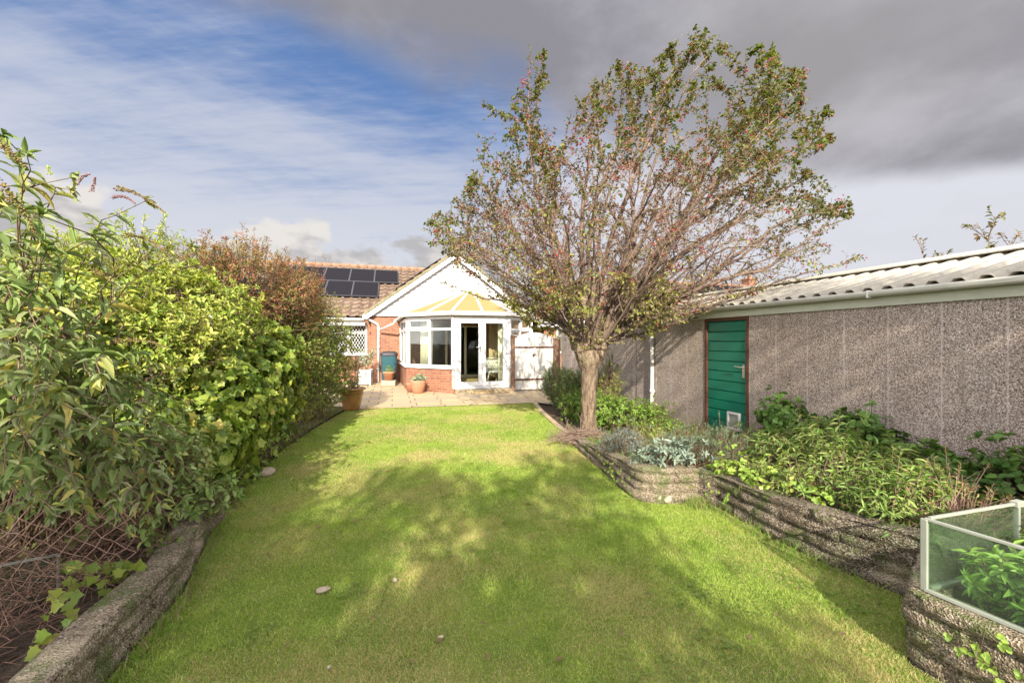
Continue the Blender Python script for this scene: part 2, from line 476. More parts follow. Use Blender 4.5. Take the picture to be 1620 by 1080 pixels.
# the great dark cloud overhead and to the right
N1 = (.326, -.489, .809)
dd = dot(N1, D)
dn = k.noise(2.2, 6, k.mapping(D, (1, 1, 1.6), (.4, .1, .9)), .55)
ds = k.math('ADD', k.math('ADD', dd, sstep(dz, .14, .34, -.36, 0.)), k.math('MULTIPLY', k.math('SUBTRACT', dn, .5), .36))
dm = sstep(ds, -.06, .09)
dn2 = k.noise(2.0, 9, k.mapping(D, (1, 1, 1.8), (5, 2, 1)), .55)
dcol = k.mix(colr((.30, .29, .32)), colr((.54, .53, .575)), sstep(dn2, .38, .62))
hi = k.math('MULTIPLY', sstep(dot((.50, .62, .60), D), .93, 1.0), .5)
dcol = k.mix(dcol, colr((.44, .42, .40)), hi)
s2 = k.mix(s1, dcol, k.math('MULTIPLY', dm, .96))
# brighter all round the sun (behind the camera)
sg = sstep(dot(tuple(sd), D), -.30, .75)
gain = k.math('MULTIPLY_ADD', sg, 5.2, 1.0)
vs = k.n('ShaderNodeVectorMath', operation='SCALE'); k.l(s2, vs.inputs[0]); k.l(gain, vs.inputs['Scale'])
k.l(vs.outputs[0], bg.inputs['Color'])
vsx = sc.view_settings
vsx.view_transform = 'Standard'; vsx.look = 'None'; vsx.exposure = 1.14; vsx.gamma = 1; vsx.use_curve_mapping = False
sc.render.engine = 'CYCLES'
cy = sc.cycles
cy.use_denoising = True
try: cy.denoiser = 'OPENIMAGEDENOISE'; cy.denoising_input_passes = 'RGB_ALBEDO_NORMAL'
except Exception: pass
cy.max_bounces = 7; cy.diffuse_bounces = 3; cy.glossy_bounces = 3; cy.transmission_bounces = 4; cy.transparent_max_bounces = 10
cy.caustics_reflective = False; cy.caustics_refractive = False; cy.sample_clamp_indirect = 6
cy.use_adaptive_sampling = True; cy.adaptive_threshold = .02

# ================================================================== ground sheets
def sheet(name, poly, z, mat, kind='structure', **kw):
    mb = MB(); a = sum(poly[i][0] * poly[(i + 1) % len(poly)][1] - poly[(i + 1) % len(poly)][0] * poly[i][1] for i in range(len(poly)))
    if a < 0: poly = poly[::-1]
    mb.add([(p[0], p[1], z) for p in poly], [tuple(range(len(poly)))])
    return tag(mb.build(name, mat), kind=kind, **kw)
sheet('ground', [(-300, -60), (300, -60), (300, 400), (-300, 400)], -.03, M['soil'])
LAWN_L = [(-1.15, -.3), (-1.45, .9), (-1.8, 1.82), (-1.954, 2.4), (-2.32, 3.107), (-2.62, 3.69), (-2.82, 4.36), (-3.15, 5.49), (-3.38, 6.86), (-3.62, 8.86)]
LAWN_R = [(.54, 9.84), (.60, 8.6), (.90, 6.2), (.94, 5.36), (1.13, 3.95), (1.39, 3.73), (1.72, 3.76), (1.87, 3.65), (1.98, 3.077), (2.136, 2.66), (2.31, 2.376), (1.85, 1.893), (2.3, .4), (2.4, -.3)]
LAWN = LAWN_L + LAWN_R
sheet('lawn', LAWN, 0, M['lawn'])
sheet('patio', [(-3.62, 8.862), (.60, 9.862), (1.05, 9.5), (1.5, 9.9), (1.9, 12.6), (1.5, 16.0), (-8, 15.5), (-9, 10.5), (-4.5, 8.7)], .012, M['patio'])

kb = MB()
KP = [(.56, 9.86), (.63, 8.6), (.80, 7.2), (.93, 6.45)]
for i in range(3): kb.bar((*KP[i], .0), (*KP[i + 1], .0), .10, .06)
tag(kb.build('path_kerb', M['patio'], None, .01), kind='structure')
# ================================================================== bungalow
HA = R(16.5)
HO = (-5.10, 14.63, 0)
cu_, su_ = math.cos(HA), math.sin(HA)
def H2W(s, t): return (HO[0] + s * cu_ - t * su_, HO[1] + s * su_ + t * cu_)
def W2H(x, y): dx_, dy_ = x - HO[0], y - HO[1]; return (dx_ * cu_ + dy_ * su_, -dx_ * su_ + dy_ * cu_)

def tiled_slope(name, eL, eR, tR, tL, parent, amp=.034, pitch=.32, course=.36):
    """real wavy tile courses between eave (left,right) and top (right,left)"""
    eL, eR, tR, tL = [np.array(p, float) for p in (eL, eR, tR, tL)]
    Lw = np.linalg.norm(eR - eL); Lh = np.linalg.norm((tL + tR) / 2 - (eL + eR) / 2)
    nu = int(Lw / pitch * 6); nc = int(round(Lh / course))
    nrm = unit(np.cross(eR - eL, (tL + tR) / 2 - (eL + eR) / 2))
    mb = MB(); vs = []; fs = []
    U = np.linspace(0, 1, nu + 1)
    for c in range(nc):
        for v, dz in ((c / nc, .06), ((c + 1) / nc, .0)):
            for u in U:
                p = (eL * (1 - u) + eR * u) * (1 - v) + (tL * (1 - u) + tR * u) * v
                ph = (u * Lw / pitch) % 1
                wv = amp * (max(0, math.sin(ph * 2 * math.pi)) * 1.6 - .3)
                vs.append(p + nrm * (wv + dz))
    row = nu + 1
    for c in range(nc):
        b = 2 * c * row
        for i in range(nu): fs.append((b + i, b + i + 1, b + row + i + 1, b + row + i))
        if c:
            q = (2 * c - 1) * row
            for i in range(nu): fs.append((q + i, q + i + 1, b + i + 1, b + i))
    for i in range(nu):      # butt of the lowest course
        pass
    mb.add(vs, fs, False)
    return mb.build(name, M['tile'], parent)

def lattice_window(name, s0, s1, z0, z1, t, parent, trans=.35, mull=2):
    w_ = MB(); fw = .065
    w_.box((s0, t - .05, z0), (s1, t + .04, z0 + fw)); w_.box((s0, t - .05, z1 - fw), (s1, t + .04, z1))
    w_.box((s0, t - .052, z0 + .002), (s0 + fw, t + .04, z1 - .002)); w_.box((s1 - fw, t - .052, z0 + .002), (s1, t + .04, z1 - .002))
    zt = z1 - trans
    w_.box((s0 + fw, t - .048, zt - .03), (s1 - fw, t + .038, zt + .03))
    for i in range(1, mull):
        sm = s0 + (s1 - s0) * i / mull
        w_.box((sm - .04, t - .054, z0 + fw), (sm + .04, t + .04, z1 - fw))
    f = w_.build(name, M['white'], parent, .004)
    MB().box((s0 - .04, t - .11, z0 - .05), (s1 + .04, t + .03, z0)).build('sill', M['white'], f)
    MB().box((s0 + fw, t, z0 + fw), (s1 - fw, t + .006, z1 - fw)).build('pane', M['glass'], f)
    la = MB()
    for i in range(mull):
        a = s0 + (s1 - s0) * i / mull + .05; b = s0 + (s1 - s0) * (i + 1) / mull - .05
        for (lo, hi) in ((z0 + fw, zt - .03), (zt + .03, z1 - fw)):
            st_ = .105; sl = 1.75
            n = int((b - a) / st_) + 1
            for c in np.arange(a - (hi - lo) / sl, b + (hi - lo) / sl, st_):
                for sg_ in (1, -1):
                    # line s = c + sg*(z-lo)/sl clipped to a..b
                    if sg_ == 1: zA = lo + max(0, (a - c) * sl); zB = lo + min(hi - lo, (b - c) * sl)
                    else: zA = lo + max(0, (c - b) * sl); zB = lo + min(hi - lo, (c - a) * sl)
                    if zB - zA < .02: continue
                    la.bar((c + sg_ * (zA - lo) / sl, t - .01 - .004 * sg_, zA), (c + sg_ * (zB - lo) / sl, t - .01 - .004 * sg_, zB), .012, .014, (0, 1, 0))
    la.build('lattice', M['white'], f)
    return f

H = thing('bungalow', 'red brick bungalow with white clad gable and black solar panels on its tiled roof', 'house', HO, HA)
EZ, AZ_, GW = 2.42, 4.67, 6.1
gm = GW / 2; SL = (AZ_ - EZ) / gm
wl = MB()
# gable wall with the opening into the conservatory
wl.box((0, 0, 0), (1.15, .25, EZ)); wl.box((4.3, 0, 0), (GW, .25, EZ)); wl.box((1.15, 0, 2.1), (4.3, .25, EZ)); wl.box((1.15, .002, 0), (2.0, .248, 2.1)); 
wl.box((0, .25, 0), (.25, 5, EZ)); wl.box((GW - .25, .25, 0), (GW, 5, EZ))
# window wall set back on the left
wl.box((-6, .8, 0), (-1.5, 1.05, 2.3)); wl.box((-.17, .8, 0), (0, 1.05, 2.3)); wl.box((-1.5, .8, 0), (-.17, 1.05, 1.0)); wl.box((-1.5, .8, 2.2), (-.17, 1.05, 2.3))
wl.box((-6, 1.05, 0), (-5.75, 8, 2.3))
wl.build('wall', M['brick'], H)
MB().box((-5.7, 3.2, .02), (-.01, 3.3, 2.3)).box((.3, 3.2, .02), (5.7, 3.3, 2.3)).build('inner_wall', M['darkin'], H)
# cladding boards, each its own slab in one gable part
cl = MB(); z = EZ + .005; bh = .145
while z < AZ_ - .12:
    zb = min(z + bh, AZ_ - .1)
    a0 = (z - EZ) / SL + .02; a1 = (zb - EZ) / SL + .02
    y0, y1 = -.075, -.02
    if a1 < gm:
        cl.add([(a0, y0, z), (GW - a0, y0, z), (GW - a1, y1, zb), (a1, y1, zb), (a0, .02, z), (GW - a0, .02, z), (GW - a1, .02, zb), (a1, .02, zb)],
               [(0, 1, 2, 3), (4, 7, 6, 5), (0, 4, 5, 1), (3, 2, 6, 7), (0, 3, 7, 4), (1, 5, 6, 2)])
    z = zb + .0005
cl.build('gable_cladding', M['clad'], H)
ov = .22
eo = EZ - ov * SL + .10     # underside of verge at the eave tip
for sgn in (1, -1):
    P = lambda s, y, z: ((s if sgn == 1 else GW - s), y, z)
    e0, a0 = np.array(P(-ov, 0, eo)), np.array(P(gm, 0, AZ_ + .10))
    bb = MB().bar(e0 + (0, -.20, .0), a0 + (0, -.20, .0), .03, .20)
    bb.build('bargeboard', M['white'], H)
    MB().bar(e0 + (0, -.10, -.085), a0 + (0, -.10, -.085), .17, .018).build('soffit', M['brown'], H)
    MB().bar(e0 + (0, -.10, .135), a0 + (0, -.10, .135), .32, .07).build('verge_tiles', M['verge'], H)
# roof of the gable wing
yb = 5.0
zr = .17
tl = lambda s, y, z: (s, y, z + zr)
tiled_slope('gable_roof_slope', tl(-ov, yb, eo - .02), tl(-ov, -.05, eo - .02), tl(gm, -.05, AZ_ + .08), tl(gm, yb, AZ_ + .08), H)
tiled_slope('gable_roof_slope', tl(GW + ov, -.05, eo - .02), tl(GW + ov, yb, eo - .02), tl(gm, yb, AZ_ + .08), tl(gm, -.05, AZ_ + .08), H)
MB().tube([(gm, -.26, AZ_ + .27), (gm, yb, AZ_ + .27)], .10, 10).build('ridge_tiles', M['verge'], H)
# main roof behind
rs = (5.02 - 2.38) / 4.4
tiled_slope('main_roof_slope', (-7, .6, 2.38), (4.6, .6, 2.38), (4.6, 5.0, 5.02), (-7, 5.0, 5.02), H)
tiled_slope('main_roof_slope', (4.6, 9.4, 2.38), (-7, 9.4, 2.38), (-7, 5.0, 5.02), (4.6, 5.0, 5.02), H)
rd = MB()
for i in range(30): rd.tube([(-7 + i * .39, 5.0, 5.045), (-7 + i * .39 + .375, 5.0, 5.045)], [.115, .105], 10)
rd.build('ridge_tiles', M['ridge'], H)
MB().add([(4.6, .6, 2.38), (4.6, 9.4, 2.38), (4.6, 5, 5.0), (4.5, .6, 2.38), (4.5, 9.4, 2.38), (4.5, 5, 5.0)], [(0, 1, 2), (3, 5, 4), (0, 2, 5, 3), (1, 4, 5, 2), (0, 3, 4, 1)]).build('gable_end', M['brick'], H)
MB().box((-7, .52, 2.10), (-.24, .56, 2.33)).build('fascia', M['white'], H)
MB().tube([(-7, .45, 2.33), (-.26, .45, 2.31)], .06, 10).build('gutter', M['white'], H)
MB().box((-7, .56, 2.08), (-.24, .8, 2.11)).build('eaves_soffit', M['white'], H)
# solar panels on the main roof: rows of portrait-framed panels
def panel_on(s0, s1, v0, v1, off=.10):
    f = lambda s, v: np.array((s, .6 + 4.4 * v, 2.38 + 2.64 * v)) + np.array((0, -rs, 1)) / math.hypot(1, rs) * off
    a, b, c, d = f(s0, v0), f(s1, v0), f(s1, v1), f(s0, v1)
    n = np.array((0, -rs, 1)) / math.hypot(1, rs) * .04
    o = MB().add([a, b, c, d, a + n, b + n, c + n, d + n], [(0, 3, 2, 1), (4, 5, 6, 7), (0, 1, 5, 4), (1, 2, 6, 5), (2, 3, 7, 6), (3, 0, 4, 7)]).build('solar_panel', M['solar'], H)
    e = MB()
    for p, q in ((a, b), (b, c), (c, d), (d, a)): e.bar(p + n * .6, q + n * .6, .03, .045, n)
    e.build('panel_frame', M['panelframe'], o)
# right edges from the photograph: upper row to column 630, lower row to column 600
def s_at(x, v):
    t = .6 + 4.4 * v
    s = -5
    for _ in range(40):
        X, Y = H2W(s, t); e = (810 + F * X / Y) - x; s -= e / 35
    return s
pw = 1.03
su0 = s_at(630.5, .80); sl0 = s_at(600, .5)
for i in range(5): panel_on(su0 - (i + 1) * pw, su0 - i * pw - .025, .61, .885)
for i in range(5): panel_on(sl0 - (i + 1) * pw, sl0 - i * pw - .025, .32, .60)
# panels lying on the far slope of the gable wing, seen edge-on
for q in range(2):
    a = 1.02 + q * .85; b = a + .82
    f = lambda s, y: np.array((s, y, EZ + SL * s + .08)) + np.array((-SL, 0, 1)) / math.hypot(1, SL) * .24
    o = MB().bar(f(a, 1.0), f(b, 1.0), .03, .04).build('solar_panel', M['solar'], H)
    A_, B_ = f(a, .25), f(b, .25); C_, D_ = f(b, 1.95), f(a, 1.95); n = np.array((-SL, 0, 1)) * .035
    bpy.data.objects.remove(o)
    MB().add([A_, B_, C_, D_, A_ + n, B_ + n, C_ + n, D_ + n], [(0, 3, 2, 1), (4, 5, 6, 7), (0, 1, 5, 4), (1, 2, 6, 5), (2, 3, 7, 6), (3, 0, 4, 7)]).build('solar_panel', M['solar'], H)
lattice_window('window', -1.5, -.175, 1.02, 2.17, .82, H)
# rainwater pipes: the stout one with its branch from the conservatory gutter
dpx, dpy = W2H(-4.88, 14.60)
def hp(x, y, Z): p = px(x, y, Z); a = W2H(p[0], p[1]); return (a[0], a[1], p[2])
q1 = hp(598.5, 514, 14.45); q1 = (q1[0], -.07, q1[2])
dp = MB().tube([(-.28, -.12, 2.36), (-.1, -.07, 2.31), (q1[0] - .04, -.07, q1[2] + .04), (q1[0], -.07, q1[2] - .06), (q1[0], -.07, .03)], .038, 12)
for zz in (.5, 1.3, 2.0): dp.tube([(q1[0], -.07, zz - .03), (q1[0], -.07, zz + .03)], .05, 12)
dp.build('downpipe', M['white'], H)

# ================================================================== conservatory
CO = (-.9, 12.9, 0)
C_ = thing('conservatory', 'white framed conservatory with cream ribbed roof on a low brick wall', 'conservatory', CO)
def L(p, z): return np.array((p[0] - CO[0], p[1] - CO[1], z))
A, B, Cc, Dd, E = (-4.12, 14.90), (-3.27, 12.52), (-1.667, 11.6), (-.0747, 12.07), (.63, 13.30)
Fh = (-.19, 16.08)
H1 = np.array((-1.36, 13.66, 3.27)); H2_ = np.array((H1[0] - su_ * 1.9, H1[1] + cu_ * 1.9, 3.27))
def off(P, Q, d):      # point pair moved inward (positive) from the outside face
    P, Q = np.array(P), np.array(Q); t = unit(Q - P); n = np.array((-t[1], t[0]))
    return P + n * d, Q + n * d
SILL, TR, TOP = .70, 1.86, 2.235
for P, Q in ((A, B), (B, Cc), (Dd, E), (E, Fh)):
    dw = MB()
    a, b = off(P, Q, .0); c, d = off(P, Q, .12)
    dw.add([L(a, -.02), L(b, -.02), L(b, SILL), L(a, SILL), L(c, -.02), L(d, -.02), L(d, SILL), L(c, SILL)],
           [(0, 1, 2, 3), (5, 4, 7, 6), (3, 2, 6, 7), (1, 5, 6, 2), (4, 0, 3, 7)])
    dw.build('dwarf_wall', M['brick'], C_)
for P, Q in ((A, B), (B, Cc), (Dd, E), (E, Fh)):
    a, b = off(P, Q, .03)
    MB().bar(L(a, SILL + .022), L(b, SILL + .022), .16, .04).build('sill', M['white'], C_, .004)
for P in (A, B, Cc, Dd, E): MB().lathe([(.062, .71 if P not in (Cc, Dd) else .13), (.062, TOP)], (L(P, 0)[0] + (.03 if P in (B, A) else -.01), L(P, 0)[1] + .05), 8).build('corner_post', M['white'], C_)
def facet(P, Q, cols, tr=TR, z0=SILL + .04, blank=()):
    a, b = off(P, Q, .04); a = L(a, 0); b = L(b, 0); d = b - a; Ln = np.linalg.norm(d); t = d / Ln
    pt = lambda s, z: a + t * s + np.array((0, 0, z))
    fr = MB(); e = .055
    fr.bar(pt(0, z0 + .035), pt(Ln, z0 + .035), .068, .07); fr.bar(pt(0, TOP - .04), pt(Ln, TOP - .04), .068, .08)
    fr.bar(pt(e, tr), pt(Ln - e, tr), .066, .07)
    for i in range(cols + 1):
        s = e + (Ln - 2 * e) * i / cols
        wd = .07 if 0 < i < cols else .10
        p = pt(s, z0 + .03); q = pt(s, TOP - .03)
        fr.bar(p, q, .064, wd, (t[0], t[1], 0))
    f = fr.build('window', M['white'], C_, .004)
    # opening lights: inner sashes on alternate columns
    sa = MB()
    for i in range(cols):
        if i % 2 == (0 if cols == 2 and P is B else 1) or cols == 1:
            s0 = e + (Ln - 2 * e) * i / cols + .04; s1 = e + (Ln - 2 * e) * (i + 1) / cols - .04
            for zz, h in ((tr + .055, .05), (TOP - .10, .05)): sa.bar(pt(s0, zz) + 0, pt(s1, zz), .085, h)
            for ss in (s0 + .02, s1 - .02): sa.bar(pt(ss, tr + .04), pt(ss, TOP - .08), .083, .045, (t[0], t[1], 0))
    if sa.v: sa.build('sash', M['white'], f, .003)
    gp = MB().bar(pt(.05, (z0 + TOP) / 2), pt(Ln - .05, (z0 + TOP) / 2), .012, TOP - z0 - .1)
    gp.build('pane', M['glass'], f)
facet(A, B, 2); facet(B, Cc, 2); facet(Dd, E, 2); facet(E, Fh, 3)
# French doors
a, b = off(Cc, Dd, .04); a = L(a, 0); b = L(b, 0); d = b - a; Ln = np.linalg.norm(d); t = d / Ln
tn = np.array((t[1], -t[0], 0))
pt = lambda s, z, o=0: a + t * s + np.array((0, 0, z)) + tn * o
fr = MB(); fr.bar(pt(0, .165), pt(Ln, .165), .09, .07); fr.bar(pt(0, TOP - .045), pt(Ln, TOP - .045), .08, .09)
for s in (.045, Ln - .045): fr.bar(pt(s, .14), pt(s, TOP - .01), .078, .09, (t[0], t[1], 0))
fr.build('door_frame', M['white'], C_, .004)
for i in range(2):
    s0 = .095 + i * (Ln - .19) / 2; s1 = s0 + (Ln - .19) / 2 - .004
    dr = MB(); wv = .105
    z0, z1 = .205, TOP - .095
    dr.bar(pt(s0, z0 + .06, .015), pt(s1, z0 + .06, .015), .07, .12); dr.bar(pt(s0, z1 - wv / 2, .015), pt(s1, z1 - wv / 2, .015), .07, wv)
    for ss in (s0 + wv / 2, s1 - wv / 2): dr.bar(pt(ss, z0, .017), pt(ss, z1, .017), .071, wv, (t[0], t[1], 0))
    o = dr.build('door', M['white'], C_, .005)
    MB().bar(pt(s0 + wv - .01, (z0 + z1) / 2 + .01, .01), pt(s1 - wv + .01, (z0 + z1) / 2 + .01, .01), .012, z1 - z0 - .2).build('pane', M['glass'], o)
    hn = MB()
    if i == 0:
        hs_ = s1 - wv / 2
        hn.bar(pt(hs_, 1.17, .062), pt(hs_, 1.38, .062), .012, .03, (t[0], t[1], 0))
        hn.tube([pt(hs_, 1.33, .06), pt(hs_, 1.33, .10), pt(hs_ - .13, 1.335, .105)], .011, 8)
        hn.build('handle', M['silver'], o)
    hx = s0 + .005 if i == 0 else s1 - .005
    for zz in (.42, 1.18, 1.85, 2.02): MB().tube([pt(hx, zz - .05, .058), pt(hx, zz + .05, .058)], .014, 8).build('hinge', M['gutter'], o)
# eaves gutter
gt = MB(); eav = [L((p[0] + q[0], p[1] + q[1]), 2.29) for p, q in ((A, (-.09, .02)), (B, (-.09, -.08)), (Cc, (-.03, -.12)), (Dd, (.06, -.10)), (E, (.10, -.02)), (Fh, (.10, 0)))]
for i in range(5):
    gt.bar(eav[i], eav[i + 1], .11, .075)
gt.build('gutter', M['whitewood'], C_, .015)
tb = MB()
for i in range(5): tb.bar(eav[i] + (0, .06, .06), eav[i + 1] + (0, .06, .06), .05, .05)
tb.build('eaves_beam', M['white'], C_)
h1 = H1 - np.array((*CO[:2], 0)); h2 = H2_ - np.array((*CO[:2], 0))
er = [e + np.array((0, .03, .065)) for e in eav]
faces_ = [(er[0], er[1], h1, h2), (er[1], er[2], h1), (er[2], er[3], h1), (er[3], er[4], h1), (er[4], er[5], h2, h1)]
rf = MB()
for f_ in faces_:
    n_ = unit(np.cross(f_[1] - f_[0], f_[2] - f_[0])) * .02
    m_ = len(f_); vs_ = list(f_) + [p - n_ for p in f_]
    rf.add(vs_, [tuple(range(m_)), tuple(range(2 * m_ - 1, m_ - 1, -1))] + [(i, m_ + i, m_ + (i + 1) % m_, (i + 1) % m_) for i in range(m_)])
rf.build('roof_panels', M['poly'], C_)
bars = [(er[1], h1), (er[2], h1), (er[3], h1), (er[4], h1), ((er[1] + er[2]) / 2, h1), ((er[2] + er[3]) / 2, h1), ((er[3] + er[4]) / 2, h1),
        (er[0] * .5 + er[1] * .5, h1 * .5 + h2 * .5), (er[4] * .5 + er[5] * .5, h1 * .5 + h2 * .5), (h1, h2)]
for p, q in bars:
    MB().bar(p + (0, 0, .02), q + (0, 0, .02), .062, .05).build('glazing_bar', M['white'], C_, .008)
MB().lathe([(.09, 3.27), (.10, 3.31), (.05, 3.35), (.02, 3.37), (.0, 3.40)], (h1[0], h1[1]), 12, False).build('finial', M['white'], C_)
# inside: floor, patio door frame in the house wall
fl = MB().prism([tuple(L(off(A, B, .13)[0], 0)[:2]), tuple(L(off(A, B, .13)[1], 0)[:2]), tuple(L(Cc, 0)[:2] + (.03, .13)), tuple(L(Dd, 0)[:2] + (-.03, .13)), tuple(L(off(E, Fh, .13)[0], 0)[:2]), tuple(L(off(E, Fh, .13)[1], 0)[:2])], .06, .13)
fl.build('conservatory_floor', M['carpet'], C_)
pf = MB()
def hl(s, t_, z): x, y = H2W(s, t_); return L((x, y), z)
for s in (2.05, 2.72, 3.45, 4.25): pf.bar(hl(s, .06, .13), hl(s, .06, 2.1), .07, .08, (cu_, su_, 0))
pf.bar(hl(2.0, .06, 2.1), hl(4.3, .06, 2.1), .07, .09); pf.bar(hl(2.0, .06, .17), hl(4.3, .06, .17), .07, .09)
pf.build('inner_door_frame', M['cream'], C_)
MB().bar(hl(2.05, .08, 1.12), hl(4.25, .08, 1.12), .012, 1.9).build('inner_pane', M['glass'], C_)
# gutter branch pipe into the house downpipe
bp = [L(px(627, 505, 14.1)[:2], 2.27), L(px(622.5, 512, 14.2)[:2], px(622.5, 512, 14.2)[2]), L(px(601, 521.5, 14.5)[:2], px(601, 521.5, 14.5)[2])]
MB().tube([bp[0], bp[0] * .3 + bp[1] * .7, bp[1], bp[2]], .034, 10).build('branch_pipe', M['white'], C_)

# door step
st0 = MB().prism([tuple(np.array(Cc) + (.10, -.28)), tuple(np.array(Dd) + (.10, -.30)), tuple(np.array(Dd) + (.05, .0)), tuple(np.array(Cc) + (.02, .0))], .013, .07)
st0.prism([tuple(np.array(Cc) + (.14, -.24)), tuple(np.array(Dd) + (.07, -.26)), tuple(np.array(Dd) + (.04, .0)), tuple(np.array(Cc) + (.03, .0))], .07, .12)
tag(st0.build('door_step', M['patio'], None, .008), 'low sandstone step in front of the white French doors', 'step')

# curtains and blind
def curtain(name, P, Q, z0, z1, label, folds=9, amp=.035, mat='curtain'):
    P, Q = np.array(P, float), np.array(Q, float); n = 90
    d = unit(Q - P); nn = np.array((-d[1], d[0])); vs = []
    for j, z in enumerate((z0, (z0 + z1) / 2, z1)):
        for i in range(n + 1):
            u = i / n
            p = P + (Q - P) * u + nn * amp * math.sin(u * folds * 2 * math.pi + j * .3) * (1.1 - .3 * j)
            vs.append((p[0], p[1], z))
    fs = [(j * (n + 1) + i, j * (n + 1) + i + 1, (j + 1) * (n + 1) + i + 1, (j + 1) * (n + 1) + i) for j in range(2) for i in range(n)]
    o = MB().add(vs, fs, True).build(name, M[mat])
    sm = o.modifiers.new('thick', 'SOLIDIFY'); sm.thickness = .004
    return tag(o, label, 'curtain')
curtain('curtain', (-2.86, 12.62), (-2.42, 12.36), .74, 2.12, 'cream curtain hanging inside the front left window of the conservatory', 5)
curtain('curtain', (-.42, 12.26), (-.17, 12.34), .2, 2.12, 'long cream curtain at the right side of the French doors', 4, .025)
curtain('curtain', (-.75, 13.2), (-.30, 13.6), .2, 2.1, 'greenish vertical blind behind the right French door', 9, .02, 'inwall')
# ================================================================== white ornate chair inside
ch = thing('patio_chair', 'white filigree chair standing inside the French doors', 'chair', (-.62, 12.72, .13), R(200))
cb = MB(); cb.lathe([(.21, .40), (.225, .42), (.21, .44)], (0, 0), 20); cb.build('seat', M['whitewood'], ch)
for sx_ in (-1, 1):
    for sy_ in (-1, 1):
        MB().tube([(sx_ * .15, sy_ * .15, .41), (sx_ * .20, sy_ * .19, .2), (sx_ * .17, sy_ * .18, .06), (sx_ * .22, sy_ * .22, 0)], [.022, .018, .015, .018], 8).build('leg', M['whitewood'], ch)
bk = MB()
arc = [(.21 * math.cos(a_), .21 * math.sin(a_)) for a_ in np.linspace(R(-20), R(200), 16)]
for zz, rr in ((.45, .016), (.80, .02)): bk.tube([(x, y, zz + (.0 if zz < .5 else .06 * math.sin(i / 15 * math.pi))) for i, (x, y) in enumerate(arc)], rr, 6)
for i in range(15):
    x, y = arc[i]; x2, y2 = arc[i + 1]
    bk.tube([(x, y, .45), (x2, y2, .62), (x, y, .80)], .011, 5); bk.tube([(x2, y2, .45), (x, y, .62), (x2, y2, .80)], .011, 5)
bk.build('backrest', M['whitewood'], ch)

# ================================================================== gate and its posts
GO = (.05, 12.12)
ga = thing('garden_gate', 'white double gate with an arched top and brown rails beside the conservatory', 'gate', (*GO, 0), HA)
gw = 1.29
def gtop(x): u = (x - gw / 2) / (gw / 2); return 1.58 + .19 * (1 - u * u)
for lf in range(2):
    x0 = .04 + lf * (gw / 2 - .02); x1 = x0 + gw / 2 - .035
    pn = MB(); nb = 13
    for i in range(nb):
        a_ = x0 + (x1 - x0) * i / nb; b_ = x0 + (x1 - x0) * (i + 1) / nb - .004
        zt = gtop((a_ + b_) / 2)
        pn.add([(a_, 0, .05), (b_, 0, .05), (b_, 0, zt - .012), ((a_ + b_) / 2, 0, zt + .012), (a_, 0, zt - .012), (a_, .018, .05), (b_, .018, .05), (b_, .018, zt - .012), ((a_ + b_) / 2, .018, zt + .012), (a_, .018, zt - .012)],
               [(0, 1, 2, 3, 4), (9, 8, 7, 6, 5), (0, 5, 6, 1), (1, 6, 7, 2), (2, 7, 8, 3), (3, 8, 9, 4), (4, 9, 5, 0)])
    gl_ = pn.build('gate_leaf', M['whitewood'], ga)
    for zz in (.36, 1.33): MB().box((x0 + .005, -.03, zz - .022), (x1 - .005, -.003, zz + .022)).build('rail', M['brown'], gl_)
    MB().box((x0 + (.0 if lf else (x1 - x0 - .03)), -.012, .06), (x0 + (.03 if lf else (x1 - x0)), -.002, 1.6)).build('stile', M['whitewood'], gl_)
MB().tube([(gw / 2 - .06, -.03, 1.11), (gw / 2 + .06, -.03, 1.105)], .012, 8).lathe([(.03, 1.06), (.034, 1.09), (.03, 1.11)], (gw / 2 - .03, -.045), 10).build('latch', M['brown'], ga)
for xx, ww, hh, lab in ((-.03, .10, 1.66, 'slim brown gate post against the conservatory'), (gw + .10, .19, 1.60, 'wide weathered reddish gate post beside the pebbledash wall')):
    X, Y = GO[0] + xx * cu_, GO[1] + xx * su_
    o = MB().box((-ww / 2, -.05, 0), (ww / 2, .05, hh)).build('gate_post', M['post'], None, .006)
    o.location = (X, Y, 0); o.rotation_euler = (0, 0, HA); tag(o, lab, 'post')
    cp = MB().bar((-ww / 2 - .02, 0, hh + (.06 if xx < 0 else .01)), (ww / 2 + .08, 0, hh + (.01 if xx < 0 else .08)), .13, .025)
    cp.build('sloping_cap', M['whitewood'], o)

# ================================================================== garage
GA = math.atan2(.9587, -.2846)
GP = (4.06, 3.21, 0)
def G2W(s, t): return (GP[0] + s * math.cos(GA) - t * math.sin(GA), GP[1] + s * math.sin(GA) + t * math.cos(GA))
G = thing('garage', 'long pebbledashed garage with corrugated cement roof and green side door', 'garage', GP, GA)
GN, GE = -3.0, 5.30
D0, D1 = 2.575, 3.405
FZ = 1.86
def wallrect(mb, x0, x1, z0, z1): mb.box((x0, -.10, z0), (x1, 0, z1))
gwm = MB(); wallrect(gwm, GN, D0, 0, FZ + .1); wallrect(gwm, D1, GE, 0, FZ + .1)
gwm.box((D0, -.1, FZ - .005), (D1, -.004, FZ + .1))
gwm.box((GN, -2.8, 0), (GN + .1, -.1, FZ + .1)); gwm.box((GE - .1, -2.8, 0), (GE, -.1, FZ + .1)); gwm.box((GN + .1, -2.8, 0), (GE - .1, -2.7, FZ + .1))
gwm.add([(GE, 0, FZ + .1), (GE, -2.8, FZ + .1), (GE, -1.4, 2.4), (GE - .1, 0, FZ + .1), (GE - .1, -2.8, FZ + .1), (GE - .1, -1.4, 2.4)], [(0, 2, 1), (3, 4, 5), (0, 3, 5, 2), (1, 2, 5, 4)])
gwm.build('wall', M['pebble'], G)
